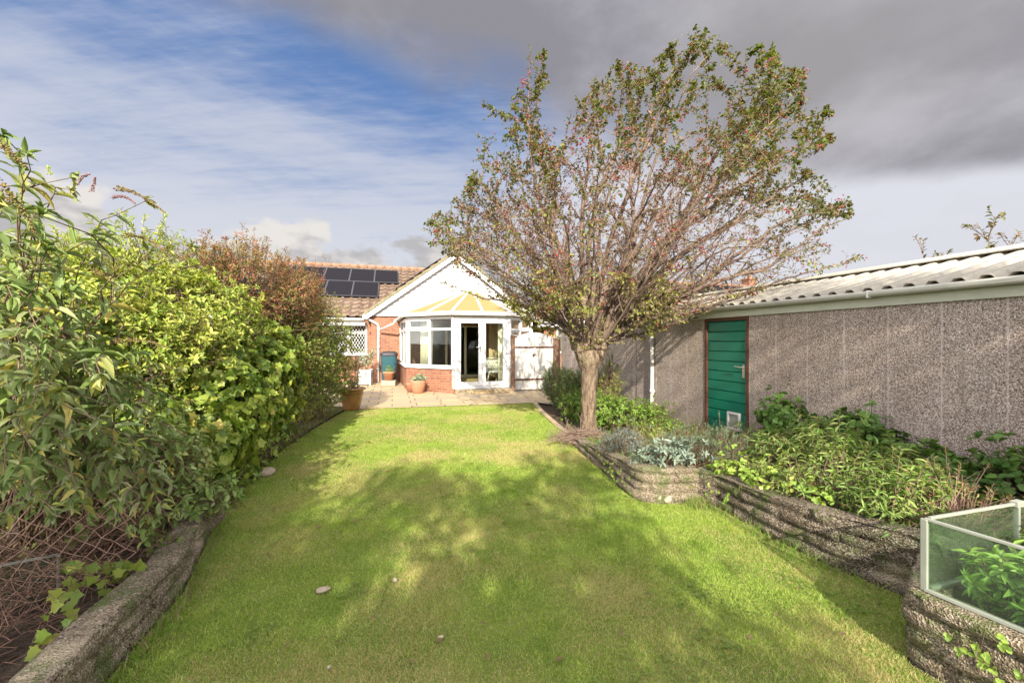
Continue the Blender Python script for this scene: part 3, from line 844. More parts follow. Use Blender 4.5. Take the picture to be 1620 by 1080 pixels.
# corrugated sheets: real profile
def corr(name, x0, x1, y0, z0, y1, z1, parent, pitch=.1745, amp=.027):
    n = int((x1 - x0) / pitch * 12); xs = np.linspace(x0, x1, n + 1)
    ph = (xs / pitch) % 1
    hh = amp * np.clip(1.5 * np.cos(2 * math.pi * ph), -1, .8)
    vs = []; 
    ln = math.hypot(y1 - y0, z1 - z0); ny, nz = -(z1 - z0) / ln, (y1 - y0) / ln
    if nz < 0: ny, nz = -ny, -nz
    for o_ in (0, -.007):
        for (y, z) in ((y0, z0), (y1, z1)):
            for x, h_ in zip(xs, hh): vs.append((x, y + ny * (h_ + o_), z + nz * (h_ + o_)))
    r = n + 1
    fs = [(i, i + 1, r + i + 1, r + i) for i in range(n)] + [(2 * r + i, 3 * r + i, 3 * r + i + 1, 2 * r + i + 1) for i in range(n)] + [(i, 2 * r + i, 2 * r + i + 1, i + 1) for i in range(n)]
    return MB().add(vs, fs, True).build(name, M['sheet'], parent)
corr('roof_sheets', GN - .1, GE + .08, .085, 2.035, -1.4, 2.43, G)
corr('roof_sheets', GN - .1, GE + .08, -2.92, 2.03, -1.41, 2.43, G)
rc = MB(); rc.add([(GN - .1, -1.27, 2.435), (GE + .1, -1.27, 2.435), (GE + .1, -1.4, 2.495), (GN - .1, -1.4, 2.495), (GN - .1, -1.53, 2.435), (GE + .1, -1.53, 2.435)], [(0, 1, 2, 3), (3, 2, 5, 4)])
o = rc.build('ridge_cap', M['sheet'], G); sm = o.modifiers.new('t', 'SOLIDIFY'); sm.thickness = .012
MB().box((GN, .004, FZ), (GE, .03, FZ + .135)).build('fascia', M['fascia'], G)
gg = MB()
for i in range(9):
    a_ = math.pi * i / 8
prof = [(.032 + .05 - .05 * math.cos(math.pi * i / 8), 2.0 - .048 * math.sin(math.pi * i / 8)) for i in range(9)]
prof = [(.034, 2.02)] + prof + [(.134, 2.015)]
vs = [(x, p[0], p[1]) for x in (GN - .05, GE + .02) for p in prof]; m_ = len(prof)
o = MB().add(vs, [(i, i + 1, m_ + i + 1, m_ + i) for i in range(m_ - 1)], True).build('gutter', M['gutter'], G)
sm = o.modifiers.new('t', 'SOLIDIFY'); sm.thickness = .004
br_ = MB()
for s in (1.02,): br_.box((s - .009, .028, 1.945), (s + .009, .139, 2.022))
br_.build('gutter_bracket', M['whitewood'], G, .004)
s_dp = 4.72
dpm = MB().tube([(s_dp, .08, 1.96), (s_dp, .07, 1.86), (s_dp, .045, 1.78), (s_dp, .045, .30), (s_dp + .02, .06, .22), (s_dp + .09, .14, .16)], .036, 12)
for zz in (.55, 1.5): dpm.tube([(s_dp, .045, zz - .03), (s_dp, .045, zz + .03)], .046, 12)
dpm.build('downpipe', M['whitewood'], G)
# the side door
df = MB(); df.box((D0, -.09, 0), (D0 + .045, .012, FZ - .002)); df.box((D1 - .045, -.09, 0), (D1, .012, FZ - .002)); df.box((D0 + .045, -.09, FZ - .05), (D1 - .045, .01, FZ - .002))
df.build('door_frame', M['brown'], G)
dl = MB(); nb = 12; bz = 1.79 / nb
for i in range(nb):
    z0 = .02 + i * bz; z1 = z0 + bz
    dl.add([(D0 + .05, -.012, z0), (D1 - .05, -.012, z0), (D1 - .05, -.016, z1 - .02), (D0 + .05, -.016, z1 - .02), (D0 + .05, -.034, z1 - .006), (D1 - .05, -.034, z1 - .006), (D0 + .05, -.034, z1), (D1 - .05, -.034, z1)],
           [(1, 0, 3, 2), (2, 3, 4, 5), (5, 4, 6, 7)])
    dl.add([(D0 + .05, -.034, z1), (D1 - .05, -.034, z1), (D1 - .05, -.012, z1), (D0 + .05, -.012, z1)], [(0, 3, 2, 1)])
dl.box((D0 + .048, -.06, .01), (D1 - .048, -.036, FZ - .05))
dd_ = dl.build('door', M['green'], G)
hx = D0 + .10
MB().box((hx - .02, -.012, .98), (hx + .02, -.004, 1.17)).tube([(hx, -.01, 1.13), (hx, .035, 1.13), (hx + .12, .04, 1.14)], .010, 8).build('handle', M['silver'], dd_, .003)
cf = MB(); cx = D0 + .27; cz = .20
for a_, b_ in (((cx - .115, cz), (cx - .085, cz + .26)), ((cx + .085, cz), (cx + .115, cz + .26)), ((cx - .085, cz), (cx + .085, cz + .03)), ((cx - .085, cz + .23), (cx + .085, cz + .26))):
    cf.box((a_[0], -.03, a_[1]), (b_[0], .012, b_[1]))
cfo = cf.build('cat_flap', M['whitewood'], dd_, .005)
MB().box((cx - .084, -.02, cz + .031), (cx + .084, -.008, cz + .229)).build('flap', M['metal'], cfo)

# the neighbour's garage continuing the same line to the gate
G2 = thing('neighbour_garage', 'further pebbledashed garage with a flat grey felt roof behind the berry tree', 'garage', (*G2W(GE + .03, 0), 0), GA)
MB().box((0, -2.6, 0), (3.85, -.012, 1.84)).build('wall', M['pebble'], G2)
MB().box((-.02, -2.7, 1.842), (3.9, .02, 1.93)).build('roof_edge', M['gutter'], G2)
MB().box((-.02, -2.69, 1.932), (3.9, .01, 1.95)).build('roof_felt', M['sheet'], G2)

# ================================================================== neighbour bungalow further right
NB = thing('neighbour_bungalow', 'distant brick bungalow with hipped tiled roof and chimney behind the garage', 'house', H2W(7.0, .8) + (0,), HA)
nl = lambda s, t_, z: (s - 7.0, t_ - .8, z)
mb = MB(); mb.box(nl(7.0, .8, 0), nl(26, 1.05, 2.3)); mb.box(nl(7.0, 1.05, 0), nl(7.25, 8.8, 2.3)); mb.build('wall', M['brick'], NB)
tiled_slope('roof_slope', nl(6.6, .5, 2.38), nl(27, .5, 2.38), nl(26, 5, 4.98), nl(11, 5, 4.98), NB)
tiled_slope('roof_hip', nl(6.6, 9.4, 2.38), nl(6.6, .5, 2.38), nl(11, 5, 4.98), nl(11, 5.02, 4.98), NB)
tiled_slope('roof_slope', nl(27, 9.4, 2.38), nl(6.6, 9.4, 2.38), nl(11, 5, 4.98), nl(26, 5, 4.98), NB)
MB().tube([nl(11, 5, 5.0), nl(26, 5, 5.0)], .11, 8).tube([nl(6.6, .5, 2.42), nl(11, 5, 5.0)], .09, 8).build('ridge_tiles', M['ridge'], NB)
MB().tube([nl(6.5, .42, 2.34), nl(26, .42, 2.34)], .06, 8).build('gutter', M['white'], NB)
MB().box(nl(6.6, .52, 2.12), nl(26, .56, 2.33)).build('fascia', M['white'], NB)
def npanel(s0, s1, v0, v1):
    f = lambda s, v: np.array(nl(s, .5 + 4.5 * v, 2.38 + 2.6 * v)) + (0, -.05, .09)
    a, b, c, d = f(s0, v0), f(s1, v0), f(s1, v1), f(s0, v1); n = np.array((0, -.02, .035))
    MB().add([a, b, c, d, a + n, b + n, c + n, d + n], [(0, 3, 2, 1), (4, 5, 6, 7), (0, 1, 5, 4), (1, 2, 6, 5), (2, 3, 7, 6), (3, 0, 4, 7)]).build('solar_panel', M['solar'], NB)
for i in range(5): npanel(17.6 + i * 1.05, 18.6 + i * 1.05, .62, .93)
chm = MB().box(nl(22.3, 4.7, 4.3), nl(22.9, 5.3, 5.40)).box(nl(22.24, 4.64, 5.40), nl(22.96, 5.36, 5.50)).build('chimney', M['brick'], NB)
MB().lathe([(.12, 5.50), (.10, 5.72), (.12, 5.75)], nl(22.6, 5.0, 0)[:2], 12).build('chimney_pot', M['terracotta'], chm)
f = MB(); s0_, s1_ = 7.55, 8.7
for a_, b_ in (((s0_, 1.0), (s1_, 1.07)), ((s0_, 2.08), (s1_, 2.15)), ((s0_, 1.07), (s0_ + .07, 2.08)), ((s1_ - .07, 1.07), (s1_, 2.08)), (((s0_ + s1_) / 2 - .03, 1.07), ((s0_ + s1_) / 2 + .03, 2.08))):
    f.box(nl(a_[0], .75, a_[1]), nl(b_[0], .79, b_[1]))
fo = f.build('window', M['white'], NB); MB().box(nl(s0_ + .07, .77, 1.07), nl(s1_ - .07, .78, 2.08)).build('pane', M['glass'], fo)
f2 = MB().box(nl(s0_ + .07, .785, 1.07), nl(s1_ - .07, .798, 2.08)).build('room_shade_sheet', M['darkin'], fo)  # flat dark sheet just behind the pane; the room's shade is its colour

# ================================================================== retaining walls with real stone-like relief
def block_wall(name, pts, hts, thick, mat, label, courses=4, seed=1, side=1, rough=.022, cap_end=True):
    """pts: plan polyline of the face towards the lawn; side=+1 body lies to the right when walking along pts"""
    pts = [np.array(p, float) for p in pts]
    seg = [np.linalg.norm(pts[i + 1] - pts[i]) for i in range(len(pts) - 1)]; cum = np.concatenate([[0], np.cumsum(seg)])
    tot = cum[-1]; n = int(tot / .022)
    S = np.linspace(0, tot, n + 1)
    X = np.interp(S, cum, [p[0] for p in pts]); Y = np.interp(S, cum, [p[1] for p in pts]); Hh = np.interp(S, cum, hts)
    T = np.stack([np.gradient(X), np.gradient(Y)], 1); T = unit(T)
    kk = 5; Tp = np.pad(T, ((kk, kk), (0, 0)), mode='edge')
    T = unit(sum(Tp[i:i + n + 1] for i in range(2 * kk + 1)))
    Nn = np.stack([-T[:, 1], T[:, 0]], 1) * side      # out of the body
    nv, nt, nb_ = 22, 9, 6
    prof = [('f', v) for v in np.linspace(-.12, 1, nv)] + [('t', v) for v in np.linspace(.06, 1, nt)] + [('b', v) for v in np.linspace(.9, -.12, nb_)]
    V = np.zeros((n + 1, len(prof), 3))
    for j, (w_, v) in enumerate(prof):
        if w_ == 'f': o_ = 0; z = Hh * v
        elif w_ == 't': o_ = -thick * v; z = Hh
        else: o_ = -thick; z = Hh * v
        p = np.stack([X + Nn[:, 0] * o_, Y + Nn[:, 1] * o_, z], 1)
        nz = fbm(p * (1, 1, 3.0), 6, seed, 4) - .5
        fine = fbm(p, 55, seed + 9, 2) - .5
        if w_ == 'f':
            cz_ = z / .088 + .22 * (fbm(p, 1.6, seed + 3, 2) - .5); cph = cz_ % 1
            groove = np.exp(-((np.minimum(cph, 1 - cph)) / .12) ** 2)
            ci = np.floor(cz_).astype(np.int64); bx_ = S / .40 + ci * .43; bi = np.floor(bx_).astype(np.int64); bf = bx_ % 1
            groove = np.maximum(groove, .9 * np.exp(-((np.minimum(bf, 1 - bf) * .40) / .011) ** 2))
            groove = groove - (_h(bi, ci, ci * 0, seed) - .5) * .75
            edge = np.clip((v - .93) / .07, 0, 1)
            dsp = nz * rough * 1.9 + fine * .009 - groove * .028 - edge * .006
            p[:, :2] += Nn * dsp[:, None]
            p[:, 2] += -edge * .006
        else:
            rnd = (.5 - min(abs(v - .0), .5)) if w_ == 't' else 0
            p[:, 2] += nz * rough * .7 + fine * .006 + (.006 if w_ == 't' and .1 < v < .9 else 0)
            p[:, :2] += Nn * (nz * rough * .8)[:, None]
        V[:, j] = p
    m = len(prof)
    idx = np.arange((n + 1) * m).reshape(n + 1, m)
    q = np.stack([idx[:-1, :-1], idx[1:, :-1], idx[1:, 1:], idx[:-1, 1:]], -1).reshape(-1, 4)
    # end caps as fans of quads between face and back
    vs = V.reshape(-1, 3).tolist(); fs = q.tolist()
    if side > 0: fs = [f_[::-1] for f_ in fs]
    for e in (0, n):
        fr = idx[e]
        ring = fr.tolist()
        fs.append(ring if (e == 0) == (side > 0) else ring[::-1])
    mb = MB(); mb.v = vs; mb.f = fs; mb.sm = [True] * len(fs)
    o = mb.build(name, mat)
    return tag(o, label, 'wall')
block_wall('retaining_wall', [(.86, 5.9), (.94, 5.36), (1.06, 4.5), (1.155, 3.88), (1.22, 3.78), (1.39, 3.72), (1.74, 3.76)], [.10, .15, .24, .31, .32, .32, .31], .16, M['agg'],
           'mossy pale stone wall that curves round below the tree and silver-leaved plant', seed=3, side=-1)
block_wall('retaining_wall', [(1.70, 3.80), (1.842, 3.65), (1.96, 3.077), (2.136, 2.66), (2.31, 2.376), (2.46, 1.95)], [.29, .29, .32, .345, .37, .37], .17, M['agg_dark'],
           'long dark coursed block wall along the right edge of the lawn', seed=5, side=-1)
block_wall('planter_wall', [(2.34, 2.33), (2.12, 2.14), (1.86, 1.92), (1.86, 1.86), (1.97, 1.557), (2.16, 1.03), (2.42, .3), (2.6, -.2)], [.33] * 8, .15, M['agg'],
           'rough block wall of the raised planter under the glass frame', seed=8, side=-1)
block_wall('edging_wall', [(-2.42, 3.45), (-2.33, 3.107), (-1.965, 2.4), (-1.8, 1.82), (-1.48, .9), (-1.15, -.2)], [.17, .19, .225, .25, .25, .25], .16, M['agg'],
           'low weathered block wall edging the left side of the lawn', seed=11, side=1, rough=.024)

# raised soil behind the walls: uneven sheets
def soil_mesh(name, fn, x0, x1, y0, y1, inside, st=.06):
    xs = np.arange(x0, x1, st); ys = np.arange(y0, y1, st)
    gx, gy = np.meshgrid(xs, ys, indexing='ij')
    P = np.stack([gx, gy, np.zeros_like(gx)], -1)
    gz = fn(gx, gy) + (fbm(P, 4, 2, 3) - .5) * .07
    V = np.stack([gx, gy, gz], -1)
    a, b = gx.shape; idx = np.arange(a * b).reshape(a, b)
    q = np.stack([idx[:-1, :-1], idx[1:, :-1], idx[1:, 1:], idx[:-1, 1:]], -1).reshape(-1, 4)
    cx_ = V.reshape(-1, 3)[q].mean(1)
    q = q[[inside(c[0], c[1]) for c in cx_]]
    return tag(tri_obj(name, V.reshape(-1, 3), q, M['soil'], smooth=True), kind='structure')
WR = [(.86, 6.4), (.92, 5.9), (1.04, 5.36), (1.16, 4.5), (1.25, 3.93), (1.40, 3.82), (1.80, 3.86), (1.95, 3.67), (2.07, 3.1), (2.25, 2.72), (2.42, 2.42), (2.40, 2.25), (1.96, 1.95), (1.97, 1.86), (2.08, 1.56), (2.27, 1.03), (2.53, .3), (2.7, -.2)]
def bed_x(y): return np.interp(y, [p[1] for p in WR[::-1]], [p[0] for p in WR[::-1]])
def wall_x(y): return GP[0] - .2846 / .9587 * (y - GP[1])
def bed_in(x, y):
    if not (-.2 < y < 12.2): return False
    lim = bed_x(y) if y < 6.4 else .95 + (y - 6.4) * .02
    return lim - .02 < x < wall_x(y) - .01
def bed_z(x, y):
    h = np.interp(y, [-.5, 3.4, 4.5, 5.6, 6.6, 12], [.27, .26, .21, .10, .04, .03])
    far = np.clip((x - bed_x(y)) / 1.5, 0, 1)
    return h * (1 - far * .25)
soil_mesh('flower_bed', bed_z, .7, 5.2, -.2, 12.2, bed_in, .07)
def lb_x(y): return np.interp(y, [-.2, .9, 1.82, 2.4, 3.107, 3.69, 4.36, 5.49, 6.86, 9.2], [-1.3, -1.6, -1.95, -2.1, -2.45, -2.62, -2.82, -3.15, -3.38, -3.7])
soil_mesh('left_border_bed', lambda x, y: np.where(y < 3.3, .14, .03) + 0 * x, -6, -1, -.2, 9.2, lambda x, y: x < lb_x(y) - .01, .09)

# ================================================================== glass cold frame
CF = thing('cold_frame', 'open glass cold frame with grey metal edges standing on the planter wall', 'cold frame', (1.924, 1.886, .335))
cfl = lambda X, Y, z: np.array((X - 1.924, Y - 1.886, z - .335))
f0, f1 = cfl(1.924, 1.886, .34), cfl(2.29, 1.04, .34)
b0, b1 = cfl(1.95, 1.89, .34), cfl(3.15, 2.22, .34)
up = np.array((0, 0, .335))
pm = MB()
pm.bar(f0, f0 + up, .026, .019, (1, .3, 0)); pm.build('corner_post', M['metal'], CF, .003)
for (p, q) in ((f0, f1), (b0, b1)):
    nm = MB().bar(p + up, q + up, .014, .013).bar(p + (0, 0, .008), q + (0, 0, .008), .022, .016)
    o = nm.build('rail', M['metal'], CF, .002)
    MB().bar((p + q) / 2 * 0 + p + up / 2, q + up / 2, .005, .31).build('pane', M['dirtyglass'], CF)
mid = b0 + (b1 - b0) * .52
MB().bar(mid, mid + up, .02, .016, (1, .3, 0)).bar(mid + up - (.03, .01, .0), mid + up + (.03, .01, .0), .03, .03).build('middle_post', M['metal'], CF, .002)
MB().bar(f1, f1 + up, .03, .022, (1, .3, 0)).build('middle_post', M['metal'], CF, .002)

# ================================================================== patio objects
BN = thing('compost_bin', 'tapered teal compost bin with a dark lid against the brick wall', 'compost bin', (-4.30, 14.15, .012), HA)
MB().lathe([(.21, 0), (.225, .05), (.275, .98), (.28, 1.0), (.27, 1.02)], (0, 0), 32, True, 5).build('body', M['teal'], BN)
MB().lathe([(.29, .99), (.295, 1.06), (.28, 1.09), (.2, 1.14), (.0, 1.16)], (0, 0), 32, False, 5).build('lid', M['dark'], BN)
rb = MB()
for zz in (.45, .62, .78): rb.box((-.12, -.252 - (zz - .45) * .05, zz), (.12, -.235 - (zz - .45) * .05, zz + .012))
rb.build('ribs', M['teal'], BN)
o = MB().box((-.23, -.15, 0), (.23, .15, .18)).build('stone_block', M['stone'], None, .02); o.location = (-4.14, 13.62, .013); o.rotation_euler = (0, 0, .1)
tag(o, 'rough pinkish block carrying the square clay pot', 'block')
def pot(name, label, loc, prof, mat, sq=0, k=36, rz=0):
    t = thing(name, label, 'plant pot', loc, rz)
    MB().lathe(prof, (0, 0), k, False, sq).build('body', mat, t)
    rr = prof[-1][0]; MB().lathe([(rr + .004, prof[-1][1] - .05), (rr - .02, prof[-1][1] - .03), (.0, prof[-1][1] - .02)], (0, 0), 20, False, sq).build('compost', M['soil'], t)
    return t
pot('plant_pot', 'large round glazed brown pot at the corner of lawn and patio', (-3.52, 8.88, .012),
    [(.0, 0), (.16, 0), (.165, .02), (.20, .14), (.235, .32), (.25, .42), (.255, .43), (.30, .435), (.305, .46), (.285, .475), (.255, .465), (.245, .40)], M['glaze'])
pot('plant_pot', 'rounded terracotta pot in front of the low conservatory wall', (-2.72, 11.72, .012),
    [(0, 0), (.14, 0), (.16, .02), (.205, .2), (.22, .3), (.225, .36), (.215, .37), (.20, .36), (.19, .30)], M['terracotta'])
pot('plant_pot', 'small terracotta pot tucked behind the rounded terracotta pot', (-2.98, 11.95, .012),
    [(0, 0), (.10, 0), (.15, .22), (.16, .23), (.16, .26), (.14, .26), (.13, .2)], M['terracotta'])
pot('plant_pot', 'square pink clay pot standing on the block by the compost bin', (-4.14, 13.62, .193),
    [(0, 0), (.12, 0), (.165, .24), (.18, .245), (.18, .29), (.16, .29), (.15, .22)], M['terracotta'], 6, 36, .1)
WS = thing('slatted_planter', 'white slatted wooden planter standing below the lattice window', 'planter', (-5.02, 13.85, .012), R(5)); WS.scale = (.85, .85, .82)
sm_ = MB()
for i in range(7): sm_.box((-.25, -.17, .05 + i * .085), (.25, -.155, .05 + i * .085 + .07))
for i in range(7): sm_.box((-.25, .155, .05 + i * .085), (.25, .17, .05 + i * .085 + .07))
for sx_ in (-.25, .235):
    for i in range(7): sm_.box((sx_, -.15, .05 + i * .085), (sx_ + .015, .15, .05 + i * .085 + .07))
sm_.build('slats', M['whitewood'], WS)
for sx_ in (-.245, .205):
    for sy_ in (-.15, .115): MB().box((sx_, sy_, 0), (sx_ + .04, sy_ + .035, .67)).build('leg', M['whitewood'], WS)
# ================================================================== foliage machinery
def tmpl_leaf(ts, hs, fold=.25, droop=.25):
    vs = []; fs = []
    for t_, h_ in zip(ts, hs):
        z = -droop * t_ * t_
        if h_ == 0: vs.append([(t_, 0, z)])
        else: vs.append([(t_, -h_, z + fold * h_), (t_, 0, z), (t_, h_, z + fold * h_)])
    flat = []; ix = []
    for r_ in vs:
        ix.append(list(range(len(flat), len(flat) + len(r_)))); flat += r_
    for a, b in zip(ix[:-1], ix[1:]):
        if len(a) == 1 and len(b) == 3: fs += [(a[0], b[1], b[0]), (a[0], b[2], b[1])]
        elif len(a) == 3 and len(b) == 3: fs += [(a[0], a[1], b[1]), (a[0], b[1], b[0]), (a[1], a[2], b[2]), (a[1], b[2], b[1])]
        elif len(b) == 1: fs += [(a[0], a[1], b[0]), (a[1], a[2], b[0])]
    return np.array(flat, float), np.array(fs)
T_SMALL = tmpl_leaf([0, .5, 1], [0, .5, 0], .3, .15)
T_OVAL = tmpl_leaf([0, .28, .65, 1], [0, .42, .45, 0], .3, .2)
T_LANCE = tmpl_leaf([0, .2, .5, .8, 1], [0, .38, .5, .28, 0], .35, .45)
T_STRAP = tmpl_leaf([0, .3, .7, 1], [.25, .5, .4, 0], .3, .5)
def lobed():
    out = [(0, 0), (.10, .30), (-.02, .52), (.30, .44), (.42, .62), (.62, .46), (.68, .24), (1, 0)]
    pts = out + [(x, -y) for x, y in out[1:-1][::-1]]
    V = [(.38, 0, -.02)] + [(x, y, .12 * abs(y) - .18 * x * x) for x, y in pts]
    n = len(pts)
    return np.array(V, float), np.array([(0, 1 + i, 1 + (i + 1) % n) for i in range(n)])
T_LOBE = lobed()

def leaves(name, P, Dr, N, Ls, Ws, C, tm, mat, parent=None, jit=.12):
    TV, TF = tm; n = len(P); m = len(TV)
    Dr = unit(Dr); S = unit(np.cross(N, Dr)); U = np.cross(Dr, S)
    Ls = np.broadcast_to(Ls, (n,)); Ws = np.broadcast_to(Ws, (n,))
    V = P[:, None] + TV[None, :, 0, None] * (Ls[:, None, None] * Dr[:, None]) + TV[None, :, 1, None] * (Ws[:, None, None] * S[:, None]) + TV[None, :, 2, None] * (Ls[:, None, None] * U[:, None])
    Fc = TF[None] + (np.arange(n) * m)[:, None, None]
    C = C * (1 + jit * (rng.random((n, 1)) - .5) * 2)
    Cv = np.repeat(C, m, 0)
    return tri_obj(name, V.reshape(-1, 3), Fc.reshape(-1, 3), mat, parent, Cv)

def palette(n, pal, P=None, scale=2.5, seed=0, spread=.35):
    """leaf colours: palette entries chosen by a clumpy noise plus individual chance"""
    pal = np.array(pal, float)
    a = rng.random(n)
    if P is not None: a = np.clip((fbm(P, scale, seed, 2) - .5) * 1.8 + .5 + (rng.random(n) - .5) * 2 * spread, 0, .9999)
    x = a * (len(pal) - 1); i = x.astype(int); f = (x - i)[:, None]
    return pal[i] * (1 - f) + pal[np.minimum(i + 1, len(pal) - 1)] * f

def tubes(name, A, B, ra, rb, k, mat, parent=None):
    A, B = np.asarray(A, float), np.asarray(B, float); n = len(A)
    d = unit(B - A); rf = np.where(np.abs(d[:, 2:3]) < .9, [[0, 0, 1.]], [[1., 0, 0]])
    a = unit(np.cross(d, rf)); b = np.cross(d, a)
    t = np.arange(k) * 2 * math.pi / k
    ring = a[:, None] * np.cos(t)[None, :, None] + b[:, None] * np.sin(t)[None, :, None]
    V = np.concatenate([A[:, None] + ring * np.broadcast_to(ra, (n,))[:, None, None], B[:, None] + ring * np.broadcast_to(rb, (n,))[:, None, None]], 1)
    j = np.arange(k); q = np.stack([j, (j + 1) % k, k + (j + 1) % k, k + j], -1)
    Fc = q[None] + (np.arange(n) * 2 * k)[:, None, None]
    return tri_obj(name, V.reshape(-1, 3), Fc.reshape(-1, 4), mat, parent, None, True)

def curve_pts(p, q, sag=.1, n=5, wob=.05):
    p, q = np.array(p, float), np.array(q, float); L_ = np.linalg.norm(q - p)
    out = []
    o1 = rng.normal(size=3) * wob * L_
    for i in range(n + 1):
        t_ = i / n
        out.append(p + (q - p) * t_ + np.array((0, 0, sag * L_ * math.sin(math.pi * t_))) + o1 * math.sin(math.pi * t_) + rng.normal(size=3) * .008 * L_ * (0 < i < n))
    return out

def rand_dir(n):
    v = rng.normal(size=(n, 3)); return unit(v)

def clusters(blobs, n, thr=.0, nscale=3.0, shell=.25, seed=1, up=.15, inner=.8, poke=.18):
    """points spread over the skin of a union of ellipsoids, lumpy, with outward axes"""
    bl = np.array(blobs, float)
    ar = (bl[:, 3] * bl[:, 4] + bl[:, 4] * bl[:, 5] + bl[:, 3] * bl[:, 5]); ar /= ar.sum()
    P = np.zeros((0, 3)); A = np.zeros((0, 3))
    while len(P) < n:
        m = n * 2
        b = bl[rng.choice(len(bl), m, p=ar)]
        d = rand_dir(m)
        lump = 1 + .30 * (fbm(d * 2 + b[:, :3], 1.6, seed, 3) - .5) * 2
        r = lump * (1 - np.abs(rng.normal(size=m)) * shell)
        p = b[:, :3] + d * b[:, 3:6] * r[:, None]
        keep = (p[:, 2] > .03) & (r > .2)
        for q in bl:
            e = np.linalg.norm((p - q[:3]) / q[3:6], axis=1)
            keep &= (e > inner * .8) | (np.abs(b - q).sum(1) < 1e-9)
        keep &= fbm(p, nscale, seed + 5, 3) > thr
        nn = unit(d / b[:, 3:6] * b[:, 3:6].mean(1, keepdims=True))
        P = np.concatenate([P, p[keep]]); A = np.concatenate([A, nn[keep]])
    P, A = P[:n], A[:n]
    A = unit(A + np.array([0, 0, up]) + rng.normal(size=A.shape) * .3)
    # whole sprays push out of the outline, others sink back, so the edge is ragged
    lump = fbm(P, 5.5, seed + 17, 2)
    P = P + A * (np.clip(lump - .5, 0, 1) * poke * 2.4)[:, None] + A * ((rng.random(n) < .12) * rng.random(n) * poke)[:, None]
    return P, A

def rosette(P, A, k, ang=(35, 80), step=.0):
    """k leaves round each axis; returns base, direction, normal, cluster index"""
    n = len(P); idx = np.repeat(np.arange(n), k)
    A_ = A[idx]; rf = np.where(np.abs(A_[:, 2:3]) < .9, [[0, 0, 1.]], [[1., 0, 0]])
    a = unit(np.cross(A_, rf)); b = np.cross(A_, a)
    ph = np.tile(np.arange(k) * 2.39996, n) + np.repeat(rng.random(n) * 6.28, k) + rng.normal(size=n * k) * .2
    al = np.radians(rng.uniform(ang[0], ang[1], n * k))
    rad = a * np.cos(ph)[:, None] + b * np.sin(ph)[:, None]
    Dr = A_ * np.cos(al)[:, None] + rad * np.sin(al)[:, None]
    N = unit(A_ + rng.normal(size=A_.shape) * .25)
    base = P[idx] + A_ * (np.tile(np.arange(k), n)[:, None] * step)
    return base, Dr, N, idx

def shrub(name, label, cat, base, blobs, ncl, k, L_, W_, pal, tm=T_OVAL, mat='leaf', ang=(35, 80), step=.0, thr=.36, shell=.22, up=.2, seed=1,
          group=None, stems=22, stem_r=.012, inner_n=0, spread=.35, cscale=2.5, twig='twigdark', tw=.0035, Lvar=.3, jit=.15, inner=.8, dens=3.0, poke=.18):
    t = thing(name, label, cat, tuple(base), 0, group)
    off_ = np.array(base, float)
    P, A = clusters(blobs, ncl, thr, dens, shell, seed, up, inner, poke)
    b, Dr, N, idx = rosette(P, A, k, ang, step)
    n = len(b); Ls = L_ * (1 + Lvar * (rng.random(n) * 2 - 1)); Ws = W_ / L_ * Ls
    C = palette(n, pal, b, cscale, seed, spread)
    if inner_n:
        P2, A2 = clusters([(q[0], q[1], q[2], q[3] * .72, q[4] * .72, q[5] * .75) for q in blobs], inner_n, 0, 3, .3, seed + 3, up, .3)
        b2, D2, N2, _ = rosette(P2, A2, 3, (30, 100)); m = len(b2)
        b = np.concatenate([b, b2]); Dr = np.concatenate([Dr, D2]); N = np.concatenate([N, N2])
        Ls = np.concatenate([Ls, L_ * 1.3 * np.ones(m)]); Ws = np.concatenate([Ws, W_ * 1.5 * np.ones(m)])
        C = np.concatenate([C, palette(m, pal, b2, cscale, seed, spread)])
    leaves('foliage', b - off_, Dr, N, Ls, Ws, C, tm, M[mat], t, jit)
    SA, SB, RA, RB = [], [], [], []
    cen = np.array(blobs, float)
    for i in rng.choice(len(P), min(stems, len(P)), replace=False):
        q = P[i]; s0 = off_ + rng.normal(size=3) * (.12, .12, 0)
        c_ = curve_pts(s0, q, .12, 6)
        for j in range(6): SA.append(c_[j]); SB.append(c_[j + 1]); RA.append(stem_r * (1 - j / 7)); RB.append(stem_r * (1 - (j + 1) / 7))
    m = min(len(P), 2500)
    sel = rng.choice(len(P), m, replace=False)
    q = P[sel]; p0 = q - A[sel] * rng.uniform(.08, .22, (m, 1)) - np.array([0, 0, .04])
    SA += list(p0); SB += list(q + A[sel] * step * k); RA += [tw] * m; RB += [tw * .6] * m
    tubes('stems', np.array(SA) - off_, np.array(SB) - off_, np.array(RA), np.array(RB), 4, M[twig], t)
    return t

